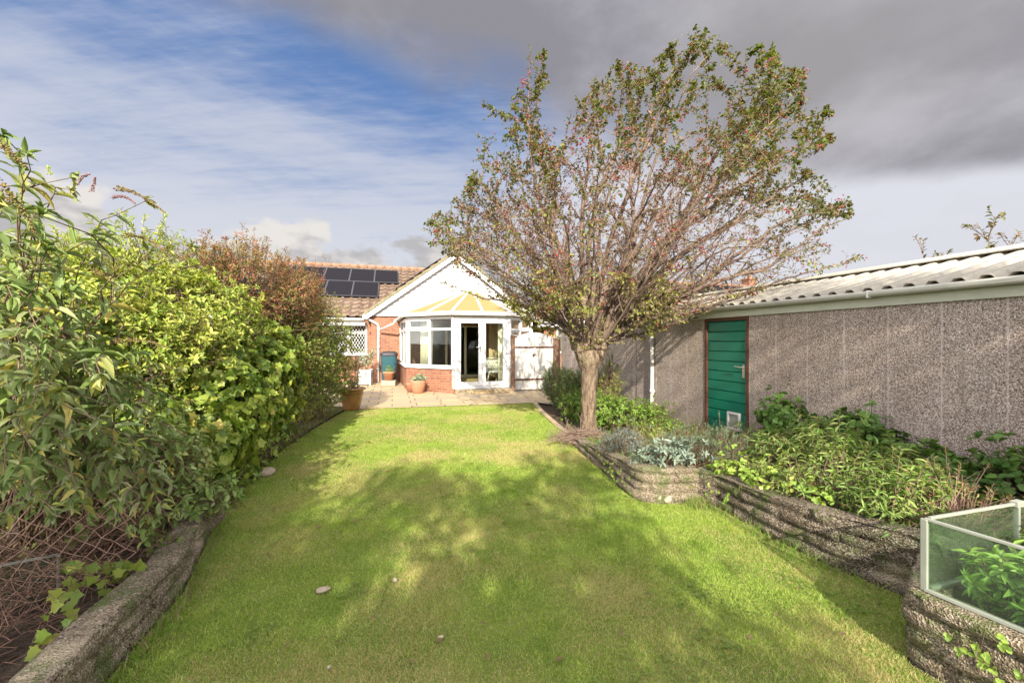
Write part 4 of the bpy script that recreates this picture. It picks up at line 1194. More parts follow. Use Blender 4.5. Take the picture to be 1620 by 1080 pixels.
# ------------------------------------------------------------------ tree by space colonisation
def colonise(attr, start, step, infl, kill, maxit=220, tropism=(0, 0, 0)):
    pos = [np.array(p, float) for p, _ in start]; par = [q for _, q in start]
    attr = np.array(attr); alive = np.ones(len(attr), bool)
    nd = np.full(len(attr), 1e9); ni = np.zeros(len(attr), int)
    def upd(i0):
        new = np.array(pos[i0:])
        for c in range(0, len(attr), 4000):
            d = np.linalg.norm(attr[c:c + 4000, None] - new[None], axis=2)
            j = d.argmin(1); dm_ = d[np.arange(len(j)), j]; better = dm_ < nd[c:c + 4000]
            nd[c:c + 4000][better] = dm_[better]; ni[c:c + 4000][better] = j[better] + i0
    upd(0)
    grown = {}
    tp = np.array(tropism)
    for it in range(maxit):
        alive &= nd > kill
        act = alive & (nd < infl)
        if not act.any(): break
        nodes = np.unique(ni[act]); i0 = len(pos)
        parr = np.array(pos)
        dirs = unit(attr[act] - parr[ni[act]])
        acc = np.zeros((len(pos), 3)); np.add.at(acc, ni[act], dirs)
        added = 0
        for nd_ in nodes:
            d = acc[nd_]; 
            if np.linalg.norm(d) < 1e-4: continue
            grown[nd_] = grown.get(nd_, 0) + 1
            if grown[nd_] > 3: alive[act & (ni == nd_)] = False; continue
            d = unit(unit(d) + tp + rng.normal(size=3) * .10)
            p_ = parr[nd_] + d * step
            pos.append(p_); par.append(int(nd_)); added += 1
        if not added: break
        upd(i0)
        if len(pos) > 24000: break
    return np.array(pos), np.array(par)

def pipe(par, r0, expo=2.3):
    n = len(par); w_ = np.zeros(n); kids = np.bincount(par[par >= 0], minlength=n)
    w_[kids == 0] = 1
    for i in range(n - 1, -1, -1):
        if par[i] >= 0: w_[par[i]] += w_[i]
    return r0 * w_ ** (1 / expo), kids

def in_poly(x, y, poly):
    c = False; n = len(poly)
    for i in range(n):
        x1, y1 = poly[i]; x2, y2 = poly[i - 1]
        if (y1 > y) != (y2 > y) and x < (x2 - x1) * (y - y1) / (y2 - y1) + x1: c = not c
    return c
def dist_poly(x, y, poly):
    m = 1e9; n = len(poly)
    for i in range(n):
        a = np.array(poly[i - 1], float); b = np.array(poly[i], float); p = np.array((x, y))
        t_ = np.clip(np.dot(p - a, b - a) / np.dot(b - a, b - a), 0, 1); m = min(m, np.linalg.norm(p - a - (b - a) * t_))
    return m

# ================================================================== the berry tree
TX, TY = 1.19, 6.30
tree = thing('crab_apple_tree', 'small spreading tree with red berries and a knobbly pollarded trunk', 'tree', (TX, TY, 0))
to = np.array((TX, TY, 0))
# crown outline measured in metres: (across, height)
def ol(x, y): return ((x - 810) / F * TY, CAMZ - (y - 540) / F * TY + .0)
OUT = [ol(*p) for p in [(648, 368), (690, 335), (735, 300), (750, 262), (712, 190), (735, 158), (790, 165), (815, 150), (832, 62), (862, 70), (868, 130), (905, 160), (935, 125), (985, 92),
       (1020, 110), (1060, 70), (1095, 42), (1140, 48), (1180, 70), (1222, 70), (1240, 105), (1282, 112), (1270, 150), (1322, 172), (1305, 200), (1322, 222), (1262, 262), (1300, 275), (1345, 310), (1352, 342),
       (1290, 375), (1375, 405), (1290, 440), (1200, 470), (1120, 495), (1010, 540), (960, 560), (905, 545), (840, 520), (800, 480), (735, 435), (700, 400)]]

OUTA = np.array(OUT)
def inside(p):
    kf = TY / p[1]
    return in_poly(p[0] * kf, CAMZ + (p[2] - CAMZ) * kf, OUT)
SEG = []            # (a, b, ra, rb)
TIPS = []
LP, LD, LN_, LS = [], [], [], []
BP = []
cen = np.array((TX + .4, TY, 1.6))
def grow(p, d, ln, r, step, bend=.17, up=.02, keep=False):
    """one shoot: list of points, gently wandering"""
    pts = [p]; n = max(2, int(ln / step)); w = rng.normal(size=3) * bend
    for i in range(n):
        w = w * .8 + rng.normal(size=3) * bend * .5
        d = unit(d + w * .35 + np.array((0, 0, up)))
        q = pts[-1] + d * step
        if not keep and not inside(q): break
        pts.append(q)
    for i in range(len(pts) - 1):
        ra = r * (1 - .8 * i / n); rb = r * (1 - .8 * (i + 1) / n)
        SEG.append((pts[i], pts[i + 1], ra, rb))
    return pts
def perp_dir(t, a):
    v = unit(np.cross(t, rng.normal(size=3)))
    return t * math.cos(a) + v * math.sin(a)
def leafy(pts, n, size, f0=.3):
    """a leafy shoot end: n leaves set alternately along the last part"""
    m = len(pts) - 1
    for k_ in range(n):
        u = (f0 + (1 - f0) * (k_ + .5) / n) * m; i = min(int(u), m - 1)
        p = pts[i] + (pts[i + 1] - pts[i]) * (u - i); t = unit(pts[i + 1] - pts[i])
        d = perp_dir(t, R(random.uniform(35, 80))); d = unit(d + np.array((0, 0, -.18)))
        LP.append(p); LD.append(d); LN_.append(unit(rng.normal(size=3) * .4 + (0, -.1, 1))); LS.append(size * random.uniform(.7, 1.2))
def berries_at(c, n, s=.03):
    for _ in range(n): BP.append(c + rng.normal(size=3) * s - (0, 0, s * .8))
knobs = [(-.20, .0, 1.52), (-.12, -.06, 1.44), (-.16, .06, 1.56), (.22, .03, 1.50), (.16, -.05, 1.42), (.24, .05, 1.58), (.03, .10, 1.50), (.05, -.06, 1.44), (-.05, .02, 1.48)]
# limb ends in the garden: column, row of the outline (as surveyed), depth offset
ends = [(652, 366, .0), (672, 352, .5), (698, 325, .1), (718, 395, -.3), (742, 345, .8), (728, 425, .3), (772, 290, -.2), (765, 232, .7), (708, 372, -.8), (1345, 335, .2), (1300, 420, -.3), (1240, 435, .5), (660, 380, -.3), (700, 345, -.7), (745, 300, .5), (722, 205, .1), (742, 262, -.9), (790, 180, -.3), (840, 72, .0), (852, 150, .9), (905, 175, -1.0), (940, 135, .5), (985, 100, -.2), (1010, 150, 1.3), (1060, 85, .3), (1115, 50, -.1),
        (1150, 70, .8), (1180, 85, -.8), (1222, 75, .1), (1278, 118, .3), (1260, 165, -.9), (1318, 176, .0), (1300, 235, .9), (1318, 222, -.4), (1290, 265, .4), (1343, 312, -.1), (1348, 345, .6), (1285, 330, -1.1), (1372, 403, .1), (1280, 385, .8),
        (1210, 455, -.6), (1160, 480, .2), (700, 400, .9), (760, 440, -.4), (800, 475, .4), (835, 505, -.2), (860, 270, -1.7), (960, 230, -1.9), (1080, 220, -1.8), (1180, 260, -1.7), (880, 330, 1.8), (1120, 260, 1.8),
        (820, 250, 1.2), (1220, 300, 1.4), (900, 400, -1.5), (1100, 400, -1.5), (1200, 380, -1.1), (780, 380, -1.1), (1050, 480, -.7), (900, 470, -.8),]
for (ex, ey, od) in ends:
    E_ = px(ex, ey, TY + od)
    side_ = [k_ for k_ in knobs if (k_[0] < 0) == (E_[0] < TX + .2)] or knobs
    S_ = np.array(random.choice(side_)) + (TX, TY, 0)
    v = E_ - S_; Ln_ = np.linalg.norm(v)
    low_ = max(0, 1 - v[2] / Ln_ * 1.6)
    c1 = S_ + v * .35 + np.array((0, 0, .10 * Ln_ * (1 - low_) - .03 * low_ * Ln_)) + rng.normal(size=3) * .055 * Ln_ * (1, 1, .4)
    c2 = S_ + v * .7 + rng.normal(size=3) * .05 * Ln_ - np.array((0, 0, .05 * low_ * Ln_))
    n = max(6, int(Ln_ / .11)); pts = []
    wob = np.cumsum(np.cumsum(rng.normal(size=(n + 1, 3)) * .010, 0) * .35 + rng.normal(size=(n + 1, 3)) * .014, 0)
    for i in range(n + 1):
        t_ = i / n
        p = S_ * (1 - t_) ** 3 + c1 * 3 * t_ * (1 - t_) ** 2 + c2 * 3 * t_ ** 2 * (1 - t_) + E_ * t_ ** 3
        p = p + wob[i] * math.sin(t_ * math.pi)
        if i > n * .7 and not inside(p): break
        pts.append(p)
    n = len(pts) - 1
    r0 = .008 + .0066 * Ln_ * random.uniform(.6, 1.25)
    for i in range(n):
        ra = max(.0035, r0 * (1 - i / n) ** .8); rb = max(.003, r0 * (1 - (i + 1) / n) ** .8)
        SEG.append((pts[i], pts[i + 1], ra, rb))
    leafy(pts[-8:], 34, .062, 0.0)
    if random.random() < .5: berries_at(pts[-3], random.randint(5, 12))
    # side branches
    s_ = .5
    while s_ < Ln_ * .97:
        u = s_ / Ln_; x = u * n; i = min(int(x), n - 1); p = pts[i] + (pts[i + 1] - pts[i]) * (x - i); t = unit(pts[i + 1] - pts[i])
        s_ += random.uniform(.17, .34)
        d = unit(perp_dir(t, R(random.uniform(28, 68))) + np.array((0, 0, .10)))
        ln = random.uniform(.45, 1.25) * (1.15 - .5 * u)
        b1 = grow(p, d, ln, max(.0045, r0 * (1 - u) * .5), .075)
        if len(b1) < 3: continue
        rr = np.linalg.norm((b1[-1] - cen) / (3.2, 2.2, 4.2)); hi_ = np.clip((b1[-1][2] - 2.6) / 2.4, 0, 1)
        right_low = b1[-1][0] > TX + 1.0 and b1[-1][2] < 3.5
        full = hi_ * .75 + max(0, rr - .65) * 1.6
        if right_low: full *= .3
        if b1[-1][2] < 2.5 and abs(b1[-1][0] - TX) < 1.3: full = .7
        leafy(b1, rng.poisson(3 + 19 * full), .043 + .020 * min(full, 1), .35)
        if random.random() < .22 + .2 * (rr > .6): berries_at(b1[-1], random.choice((2, 3, 4, 6)))
        m = len(b1) - 1
        for q in range(1, m + 1):
            if random.random() < .66:
                t2 = unit(b1[q] - b1[q - 1])
                b2 = grow(b1[q], unit(perp_dir(t2, R(random.uniform(30, 70))) + np.array((0, 0, .08))), random.uniform(.10, .34), .0040, .055, .14)
                leafy(b2, rng.poisson(1.0 + 8.5 * full), .037 + .018 * min(full, 1), .2)
                if random.random() < .10: berries_at(b2[-1], random.choice((1, 2, 2, 3)), .014)
                for w_ in range(1, len(b2)):
                    if random.random() < .62:
                        b3 = grow(b2[w_], perp_dir(unit(b2[w_] - b2[w_ - 1]), R(random.uniform(35, 85))), random.uniform(.05, .13), .0030, .045, .1)
                        if random.random() < .35 + .5 * full: leafy(b3, 1 + (random.random() < full), .034, .5)
                        if random.random() < .05: berries_at(b3[-1], 1, .008)
# the handful of heavy berry bunches seen high in the crown
ends_ = np.array([s[1] for s in SEG])
for (bx, by, n_, Yq) in ((825, 118, 24, 6.2), (1190, 95, 26, 6.0), (1272, 158, 18, 6.1), (985, 262, 24, 5.4), (835, 190, 18, 5.9), (1075, 165, 24, 5.8), (1325, 310, 12, 6.2), (935, 232, 14, 5.2), (760, 330, 10, 6.0), (690, 380, 14, 6.2), (700, 360, 10, 6.2), (1010, 180, 18, 5.6)):
    c = px(bx, by, Yq); j = np.linalg.norm(ends_ - c, axis=1).argmin(); c = ends_[j]
    for _ in range(n_): BP.append(c + rng.normal(size=3) * (.042, .042, .045))
# straggling yellow-green regrowth from the pollard head
for _ in range(70):
    kx = np.array(random.choice(knobs)) + (TX, TY, 0) + rng.normal(size=3) * .07
    b = grow(kx, unit(rng.normal(size=3) + (0, -.2, 1.0)), random.uniform(.25, .75), .005, .06, .15)
    if len(b) > 2: leafy(b, random.randint(7, 15), .040, .1)
SA_ = np.array([s[0] for s in SEG]); SB_ = np.array([s[1] for s in SEG]); RA_ = np.array([s[2] for s in SEG]); RB_ = np.array([s[3] for s in SEG])
big = RA_ > .010
tubes('limbs', SA_[big] - to, SB_[big] - to, RA_[big], RB_[big], 8, M['limb'], tree)
tubes('twigs', SA_[~big] - to, SB_[~big] - to, RA_[~big], RB_[~big], 4, M['twig'], tree)
print('tree', len(SEG), 'segments', len(LP), 'leaves', len(BP), 'berries')
LP, LD, LN_, LS = map(np.array, (LP, LD, LN_, LS))
pal_hi = [(.13, .16, .03), (.065, .11, .02), (.19, .15, .045), (.10, .14, .025), (.24, .12, .07), (.075, .11, .025)]
pal_lo = [(.24, .27, .05), (.32, .32, .08), (.17, .19, .045), (.28, .18, .08), (.24, .27, .045)]
pal_in = [(.24, .12, .085), (.17, .16, .045), (.26, .17, .10), (.13, .14, .04), (.21, .09, .065)]
rrL = np.linalg.norm((LP - cen) / (3.2, 2.2, 4.2), axis=1)
C = palette(len(LP), pal_hi, LP, 2.2, 3, .6)
lo = LP[:, 2] < 2.6 + rng.normal(size=len(LP)) * .3
C[lo] = palette(lo.sum(), pal_lo, LP[lo], 3, 4, .6)
md = (~lo) & (rrL < .78 + rng.normal(size=len(LP)) * .12)
C[md] = palette(md.sum(), pal_in, LP[md], 3, 5, .6)
leaves('crown', LP - to, LD, LN_, LS, LS * .58, C, T_OVAL, M['leaf'], tree, .25)
def ball_tmpl():
    V = [(0, 0, 1)] + [(math.cos(a) * s, math.sin(a) * s, z) for z, s in ((.45, .89), (-.45, .89)) for a in np.arange(6) * math.pi / 3 + (0 if z > 0 else .5)] + [(0, 0, -1)]
    Fc = [(0, 1 + i, 1 + (i + 1) % 6) for i in range(6)] + [(13, 7 + (i + 1) % 6, 7 + i) for i in range(6)]
    for i in range(6): Fc += [(1 + i, 7 + i, 1 + (i + 1) % 6), (1 + (i + 1) % 6, 7 + i, 7 + (i + 1) % 6)]
    return np.array(V, float), np.array(Fc)
TBALL = ball_tmpl()
def balls(name, P, r, C, mat, parent, kind=None):
    n = len(P); TV, TF = TBALL
    V = P[:, None] + TV[None] * np.broadcast_to(r, (n,))[:, None, None]
    Fc = TF[None] + (np.arange(n) * len(TV))[:, None, None]
    o = tri_obj(name, V.reshape(-1, 3), Fc.reshape(-1, 3), mat, parent, np.repeat(C, len(TV), 0), True)
    if kind: o['kind'] = kind
    return o
BP = np.array(BP)
balls('berries', BP - to, rng.uniform(.009, .0135, len(BP)), palette(len(BP), [(.26, .015, .015), (.20, .015, .02), (.32, .04, .02), (.20, .04, .045)]), M['berry'], tree, 'stuff')

# the pollarded trunk: one continuous lumpy surface
def lumpy_tube(mb, path, radii, seed, k=40, sub=8, amp=.02):
    path = np.array(path, float); n0 = len(path)
    t0 = np.arange(n0); tt = np.linspace(0, n0 - 1, (n0 - 1) * sub + 1)
    pts = np.stack([np.interp(tt, t0, path[:, i]) for i in range(3)], 1); rr = np.interp(tt, t0, radii)
    for _ in range(3): pts[1:-1] = pts[1:-1] * .5 + (pts[:-2] + pts[2:]) * .25; rr[1:-1] = rr[1:-1] * .5 + (rr[:-2] + rr[2:]) * .25
    th = np.arange(k) * 2 * math.pi / k; vs = []
    pa = None
    for i in range(len(pts)):
        d = unit(pts[min(i + 1, len(pts) - 1)] - pts[max(i - 1, 0)])
        a = unit(np.cross(d, (0, 1., 0))); b = np.cross(d, a)
        ring = pts[i] + rr[i] * (a[None] * np.cos(th)[:, None] + b[None] * np.sin(th)[:, None])
        dirs = unit(ring - pts[i])
        nz = (fbm(ring * (1, 1, .45), 14, seed, 4) - .5) * 2 * amp + (fbm(ring, 5, seed + 7, 2) - .5) * amp * 2.2
        vs.append(ring + dirs * nz[:, None])
    V = np.concatenate(vs); fs = [(i * k + j, i * k + (j + 1) % k, (i + 1) * k + (j + 1) % k, (i + 1) * k + j) for i in range(len(pts) - 1) for j in range(k)]
    m = len(pts) - 1
    mb.add(V, fs + [tuple(m * k + j for j in range(k))], True)
tk = MB()
lumpy_tube(tk, [(0, 0, -.05), (0, 0, .08), (.0, 0, .35), (.01, 0, .7), (.02, 0, 1.0), (.02, 0, 1.15), (.03, 0, 1.27), (.03, 0, 1.36)], [.175, .148, .125, .118, .12, .132, .155, .12], 3, 56, 10, .022)
lumpy_tube(tk, [(.01, 0, 1.10), (-.06, .0, 1.24), (-.14, .0, 1.38), (-.17, .02, 1.48), (-.20, .02, 1.56)], [.10, .105, .105, .10, .06], 5, 34, 9, .05)
lumpy_tube(tk, [(.03, 0, 1.12), (.12, .0, 1.24), (.20, .02, 1.36), (.23, .03, 1.48), (.25, .04, 1.58)], [.10, .10, .10, .095, .055], 6, 34, 9, .052)
lumpy_tube(tk, [(.02, 0, 1.2), (.02, .06, 1.35), (.03, .1, 1.5)], [.11, .10, .06], 7, 24, 7, .03)
for q in range(26):
    a = random.uniform(0, 6.28); s_ = random.choice((-1, 1)); z = random.uniform(1.28, 1.58); r_ = random.uniform(.03, .06)
    c = np.array((s_ * (.06 + (z - 1.2) * .42) + .02, 0, z)) + np.array((math.cos(a) * .085, math.sin(a) * .085 - .02, 0))
    lumpy_tube(tk, [c - (0, 0, r_), c - (0, 0, r_ * .4), c + (0, 0, r_ * .4), c + (0, 0, r_)], [.01, r_, r_, .01], 20 + q, 12, 3, .016)
tk.build('trunk', M['bark'], tree)
# ================================================================== shrubs on the left
YG = [(.31, .38, .05), (.17, .25, .035), (.48, .48, .11), (.10, .17, .025), (.28, .34, .05), (.40, .41, .09)]
shrub('yellow_green_shrub', 'tall bright yellow-green shrub with rosettes of small leaves in the left border', 'shrub', (-3.7, 3.9, 0),
      [(-3.55, 3.55, 1.50, .62, .6, .55), (-3.15, 3.75, 1.45, .42, .45, .38), (-3.95, 3.9, 1.85, .6, .6, .50), (-3.45, 4.5, 1.70, .55, .55, .52), (-4.3, 3.3, 1.8, .6, .6, .55), (-3.7, 3.5, .85, .55, .5, .6), (-3.25, 4.2, 1.25, .3, .4, .3), (-4.0, 4.6, 1.9, .6, .6, .55)],
      4600, 6, .054, .021, YG, T_OVAL, 'leafgloss', (25, 75), .006, .46, .24, .6, 11, dens=2.2, inner_n=1500, stems=40, stem_r=.014)
shrub('yellow_green_shrub', 'pale feathery yellow-green shrub standing against the sky behind the buddleia', 'shrub', (-4.6, 4.4, 0),
      [(-4.55, 4.3, 2.0, .5, .5, .62), (-4.1, 4.55, 2.1, .35, .35, .62), (-3.9, 4.7, 1.9, .3, .3, .68), (-5.0, 3.8, 1.8, .6, .5, .55)],
      900, 8, .06, .013, [(.42, .46, .12), (.34, .42, .07), (.50, .50, .18)], T_SMALL, 'leaf', (15, 50), .012, .38, .2, 1.0, 12, stems=25)
shrub('lobed_leaf_shrub', 'sprawling shrub with lobed lime and yellowing leaves at the left edge of the lawn', 'shrub', (-3.5, 4.9, 0),
      [(-3.10, 4.3, .72, .46, .55, .55), (-3.25, 4.95, 1.05, .42, .6, .60), (-3.45, 5.7, .85, .40, .6, .62), (-2.98, 3.75, .50, .42, .42, .42), (-3.4, 5.3, 1.35, .42, .6, .40), (-2.95, 4.1, 1.05, .28, .35, .32), (-3.2, 3.35, .6, .4, .4, .4)],
      2900, 4, .070, .068, [(.24, .33, .045), (.13, .22, .03), (.36, .40, .07), (.09, .16, .025), (.26, .32, .05), (.44, .38, .08)], T_LOBE, 'leaf', (45, 95), .01, .40, .20, .15, 21, dens=2.2, inner_n=1300, stems=40)
shrub('cotoneaster_shrub', 'tall arching shrub with bronze-red leaves at the top of the left border', 'shrub', (-3.9, 6.1, 0),
      [(-4.15, 7.5, 2.32, .32, .4, .46), (-3.68, 6.9, 2.40, .32, .5, .46), (-3.65, 5.7, 2.30, .50, .6, .58), (-3.25, 6.1, 2.05, .38, .5, .50), (-4.15, 5.4, 2.25, .6, .6, .55), (-3.68, 6.8, 2.15, .42, .6, .48), (-3.7, 6.4, 1.9, .5, .7, .5)],
      3800, 6, .040, .014, [(.30, .10, .05), (.20, .17, .05), (.36, .15, .08), (.14, .19, .04), (.27, .20, .07), (.32, .09, .06)], T_SMALL, 'leafgloss', (25, 80), .010, .44, .26, .8, 31, dens=2.4, inner_n=900, stems=60, stem_r=.01)
shrub('dark_green_shrub', 'dense dark green small-leaved shrub at the house end of the left border', 'shrub', (-3.8, 7.5, 0),
      [(-3.50, 6.6, 1.45, .42, .6, .62), (-3.55, 7.0, 1.1, .50, .6, .75), (-3.60, 7.7, 1.35, .54, .62, .95), (-3.75, 8.2, 1.0, .48, .5, .7), (-4.2, 7.6, 1.9, .6, .7, .6), (-3.6, 6.5, .6, .42, .5, .5), (-3.75, 7.9, .5, .4, .6, .42)],
      5200, 6, .034, .018, [(.22, .29, .05), (.13, .20, .03), (.32, .35, .08), (.17, .24, .04), (.36, .33, .10)], T_SMALL, 'leafgloss', (30, 85), .006, .38, .2, .3, 41, inner_n=1800, stems=50)
shrub('ivy_clump', 'low dark leafy clump at the foot of the shrubs where lawn meets the left border', 'shrub', (-2.95, 4.3, 0),
      [(-2.95, 4.1, .12, .26, .5, .24), (-3.15, 4.8, .16, .28, .5, .26), (-3.45, 5.6, .15, .25, .6, .26), (-2.65, 3.65, .08, .18, .35, .2)],
      700, 4, .045, .03, [(.12, .2, .03), (.2, .3, .05), (.3, .34, .08)], T_OVAL, 'leaf', (40, 90), 0, .36, .25, .3, 51, stems=10, stem_r=.004)

# loose sprigs standing out above the hedge
def sprig(name, label, cat, root, tips, L_, W_, pal, tm=T_SMALL, mat='leaf', r=.006, per=26, ang=(40, 70), group=None, bare=.15, side=5, sl=.2):
    t = thing(name, label, cat, tuple(root), 0, group); ro = np.array(root, float)
    SA, SB, RR = [], [], []; P, Dd_, Nn = [], [], []
    for tip in tips:
        c = curve_pts(ro + rng.normal(size=3) * .02, tip, .06, 8)
        for j in range(8): SA.append(c[j]); SB.append(c[j + 1]); RR.append(r * (1 - j / 10))
        chains = [c]
        for s in range(side):
            j = random.randint(3, 7); d = unit(unit(c[j] - c[j - 1]) + rng.normal(size=3) * .5); e = c[j] + d * sl * random.uniform(.5, 1.2)
            cc = curve_pts(c[j], e, .05, 4); chains.append(cc)
            for q in range(4): SA.append(cc[q]); SB.append(cc[q + 1]); RR.append(r * .45)
        for cc in chains:
            cc = np.array(cc); n = per if len(cc) > 6 else per // 3
            for q in range(n):
                u = bare + (1 - bare) * q / n; x = u * (len(cc) - 1); i = min(int(x), len(cc) - 2)
                p = cc[i] + (cc[i + 1] - cc[i]) * (x - i); ax = unit(cc[i + 1] - cc[i])
                rd_ = unit(np.cross(ax, rng.normal(size=3))); al = R(random.uniform(*ang))
                P.append(p); Dd_.append(ax * math.cos(al) + rd_ * math.sin(al)); Nn.append(unit(ax + (0, 0, .4)))
    P = np.array(P); n = len(P); Ls = L_ * rng.uniform(.6, 1.2, n)
    leaves('foliage', P - ro, np.array(Dd_), np.array(Nn), Ls, Ls * W_ / L_, palette(n, pal), tm, M[mat], t, .2)
    tubes('stems', np.array(SA) - ro, np.array(SB) - ro, np.array(RR), np.array(RR) * .85, 5, M['twigdark'], t)
    return t
RED = [(.42, .08, .07), (.28, .12, .06), (.36, .16, .08), (.18, .2, .06)]
sprig('cotoneaster_sprig', 'wispy red and green sprigs reaching out in front of the solar panels', 'shrub', (-3.9, 7.6, 1.6),
      [px(522, 405, 7.6), px(500, 412, 7.6), px(527, 470, 7.5), px(540, 500, 7.7), px(515, 440, 7.6), px(545, 540, 7.8), px(549, 575, 7.9)], .045, .014, RED, per=16, side=4, sl=.22)
sprig('cotoneaster_sprig', 'bronze twigs poking up from the highest point of the red-leaved shrub', 'shrub', (-3.9, 5.9, 2.1),
      [px(383, 350, 5.6), px(315, 378, 5.4), px(427, 378, 5.9), px(462, 395, 6.3), px(350, 372, 5.7), px(490, 405, 6.6), px(330, 366, 5.5)], .05, .015, RED, per=22, side=4)
sprig('green_sprig', 'thin upright green shoots above the yellow-green shrub', 'shrub', (-4.0, 4.6, 1.9),
      [px(195, 335, 4.4), px(262, 352, 4.6), px(285, 362, 4.6), px(230, 372, 4.4), px(150, 360, 4.3), px(170, 345, 4.3)], .075, .018, [(.42, .46, .12), (.3, .4, .08), (.5, .5, .2)], T_OVAL, per=30, side=4, sl=.3)

# ------------------------------------------------------------------ buddleia, close to the camera at the left
bud = thing('buddleia', 'large grey-green buddleia with long drooping leaves and faded flower spikes, nearest shrub on the left', 'shrub', (-2.75, 2.25, .1))
bo = np.array((-2.75, 2.25, .1))
SA, SB, RR = [], [], []; P, Dd_, Nn, Ls = [], [], [], []
spk = []
tips = [(30, 262, 1.7), (5, 215, 1.6), (110, 300, 2.0), (230, 318, 2.15), (60, 340, 1.8), (150, 372, 2.1), (10, 395, 1.7), (90, 430, 1.9), (235, 400, 2.3), (300, 392, 2.4),
        (20, 470, 1.6), (120, 470, 2.0), (60, 520, 1.7), (150, 545, 1.95), (210, 560, 2.1), (270, 600, 2.4), (20, 590, 1.5), (95, 620, 1.7), (170, 640, 1.9), (245, 660, 2.2), (300, 690, 2.5),
        (30, 660, 1.6), (100, 700, 1.75), (180, 720, 1.95), (255, 735, 2.2), (310, 760, 2.55), (30, 735, 1.55), (110, 760, 1.8), (190, 785, 2.0), (255, 800, 2.25), (5, 320, 1.5), (330, 730, 2.75),
        (150, 600, 1.75), (60, 570, 1.6), (20, 800, 1.7), (80, 800, 1.85), (140, 815, 2.0), (50, 770, 1.7), (110, 790, 1.95), (180, 810, 2.1), (230, 815, 2.3), (5, 760, 1.6), (290, 790, 2.5), (215, 700, 2.05), (135, 680, 1.8), (75, 395, 1.75), (165, 590, 2.2), (250, 630, 2.3), (285, 650, 2.6), (200, 620, 2.2), (10, 540, 1.45), (-40, 640, 1.5), (-60, 450, 1.6), (-60, 330, 1.6)]
tips = tips + [(x + random.uniform(-28, 28), y + random.uniform(-22, 22), z * random.uniform(.94, 1.1)) for (x, y, z) in tips if x < 215 or y > 560]
for (tx, ty, tz) in tips:
    tip = px(tx, ty, tz)
    root = bo + (rng.normal() * .12 - .25, rng.normal() * .12 + .25, random.uniform(.1, .7))
    c = curve_pts(root, tip, .16 if ty < 520 else .24, 12, .05)
    for j in range(12): SA.append(c[j]); SB.append(c[j + 1]); RR.append(.0065 * (1 - j / 16))
    c = np.array(c); npair = 8
    for q in range(npair):
        u = .36 + .64 * q / (npair - 1); x = u * 12; i = min(int(x), 11)
        p = c[i] + (c[i + 1] - c[i]) * (x - i); ax = unit(c[min(i + 1, 12)] - c[i])
        sdv = unit(np.cross(ax, (0, 0, 1.))); upv = np.cross(sdv, ax); a0 = (q % 2) * 1.2 + rng.normal() * .3
        rdv = sdv * math.cos(a0) + upv * math.sin(a0)
        for s in (-1, 1):
            d = unit(ax * .6 + rdv * s * .9 + np.array((0, 0, -.25)) + rng.normal(size=3) * .15)
            P.append(p); Dd_.append(d); Nn.append(unit(np.array((0, 0, 1.)) + rng.normal(size=3) * .35)); Ls.append(random.uniform(.065, .135) * (1.0 if q < npair - 2 else .6))
    # small felted rosette at the tip
    for q in range(5):
        P.append(c[-1]); Dd_.append(unit(rng.normal(size=3) * .7 + unit(c[-1] - c[-2]))); Nn.append(unit(rng.normal(size=3) + (0, 0, 1))); Ls.append(random.uniform(.04, .07))
P = np.array(P); Ls = np.array(Ls); n = len(P)
C = palette(n, [(.18, .24, .065), (.11, .17, .045), (.26, .30, .12), (.15, .22, .05), (.30, .33, .17), (.28, .29, .07)], P, 4, 5, .5)
yl = rng.random(n) < .05; C[yl] = (.42, .36, .10)
leaves('foliage', P - bo, np.array(Dd_), np.array(Nn), Ls, Ls * .31, C, T_LANCE, M['leafmatt'], bud, .2)
tubes('stems', np.array(SA) - bo, np.array(SB) - bo, np.array(RR), np.array(RR) * .92, 7, M['twigdark'], bud)
def spike(p, q, r, pal, parent, po):
    c = np.array(curve_pts(p, q, .12, 10, .02)); PP, rr_ = [], []
    L_ = np.linalg.norm(np.array(q) - np.array(p)); n = int(L_ / .0011)
    for i in range(n):
        u = i / n; x = u * 10; j = min(int(x), 9); b = c[j] + (c[j + 1] - c[j]) * (x - j)
        PP.append(b + unit(rng.normal(size=3)) * r * (1 - u * .78) * random.uniform(.5, 1.05)); rr_.append(random.uniform(.0022, .0040))
    balls('flower_spike', np.array(PP) - po, np.array(rr_), palette(len(PP), pal), M['straw'], parent)
DRY = [(.20, .14, .05), (.30, .24, .09), (.13, .085, .035), (.26, .17, .08)]
PUR = [(.26, .14, .15), (.20, .12, .10), (.36, .2, .2)]
for a_, b_, r_, pl_ in ((px(182, 297, 2.1), px(262, 337, 2.15), .016, DRY), (px(120, 292, 2.05), px(142, 275, 2.05), .012, PUR), (px(146, 303, 2.05), px(150, 280, 2.03), .012, PUR), (px(176, 312, 2.1), px(214, 322, 2.1), .012, PUR),
                         (px(-10, 222, 1.45), px(42, 266, 1.5), .022, DRY), (px(-5, 288, 1.4), px(60, 372, 1.5), .024, DRY), (px(196, 372, 2.25), px(262, 398, 2.3), .015, DRY), (px(78, 275, 2.0), px(76, 262, 2.0), .012, [(.3, .36, .06)]),
                         (px(180, 540, 2.1), px(262, 548, 2.2), .016, DRY), (px(150, 430, 2.1), px(175, 445, 2.1), .018, DRY)):
    spike(a_, b_, r_, pl_, bud, bo)

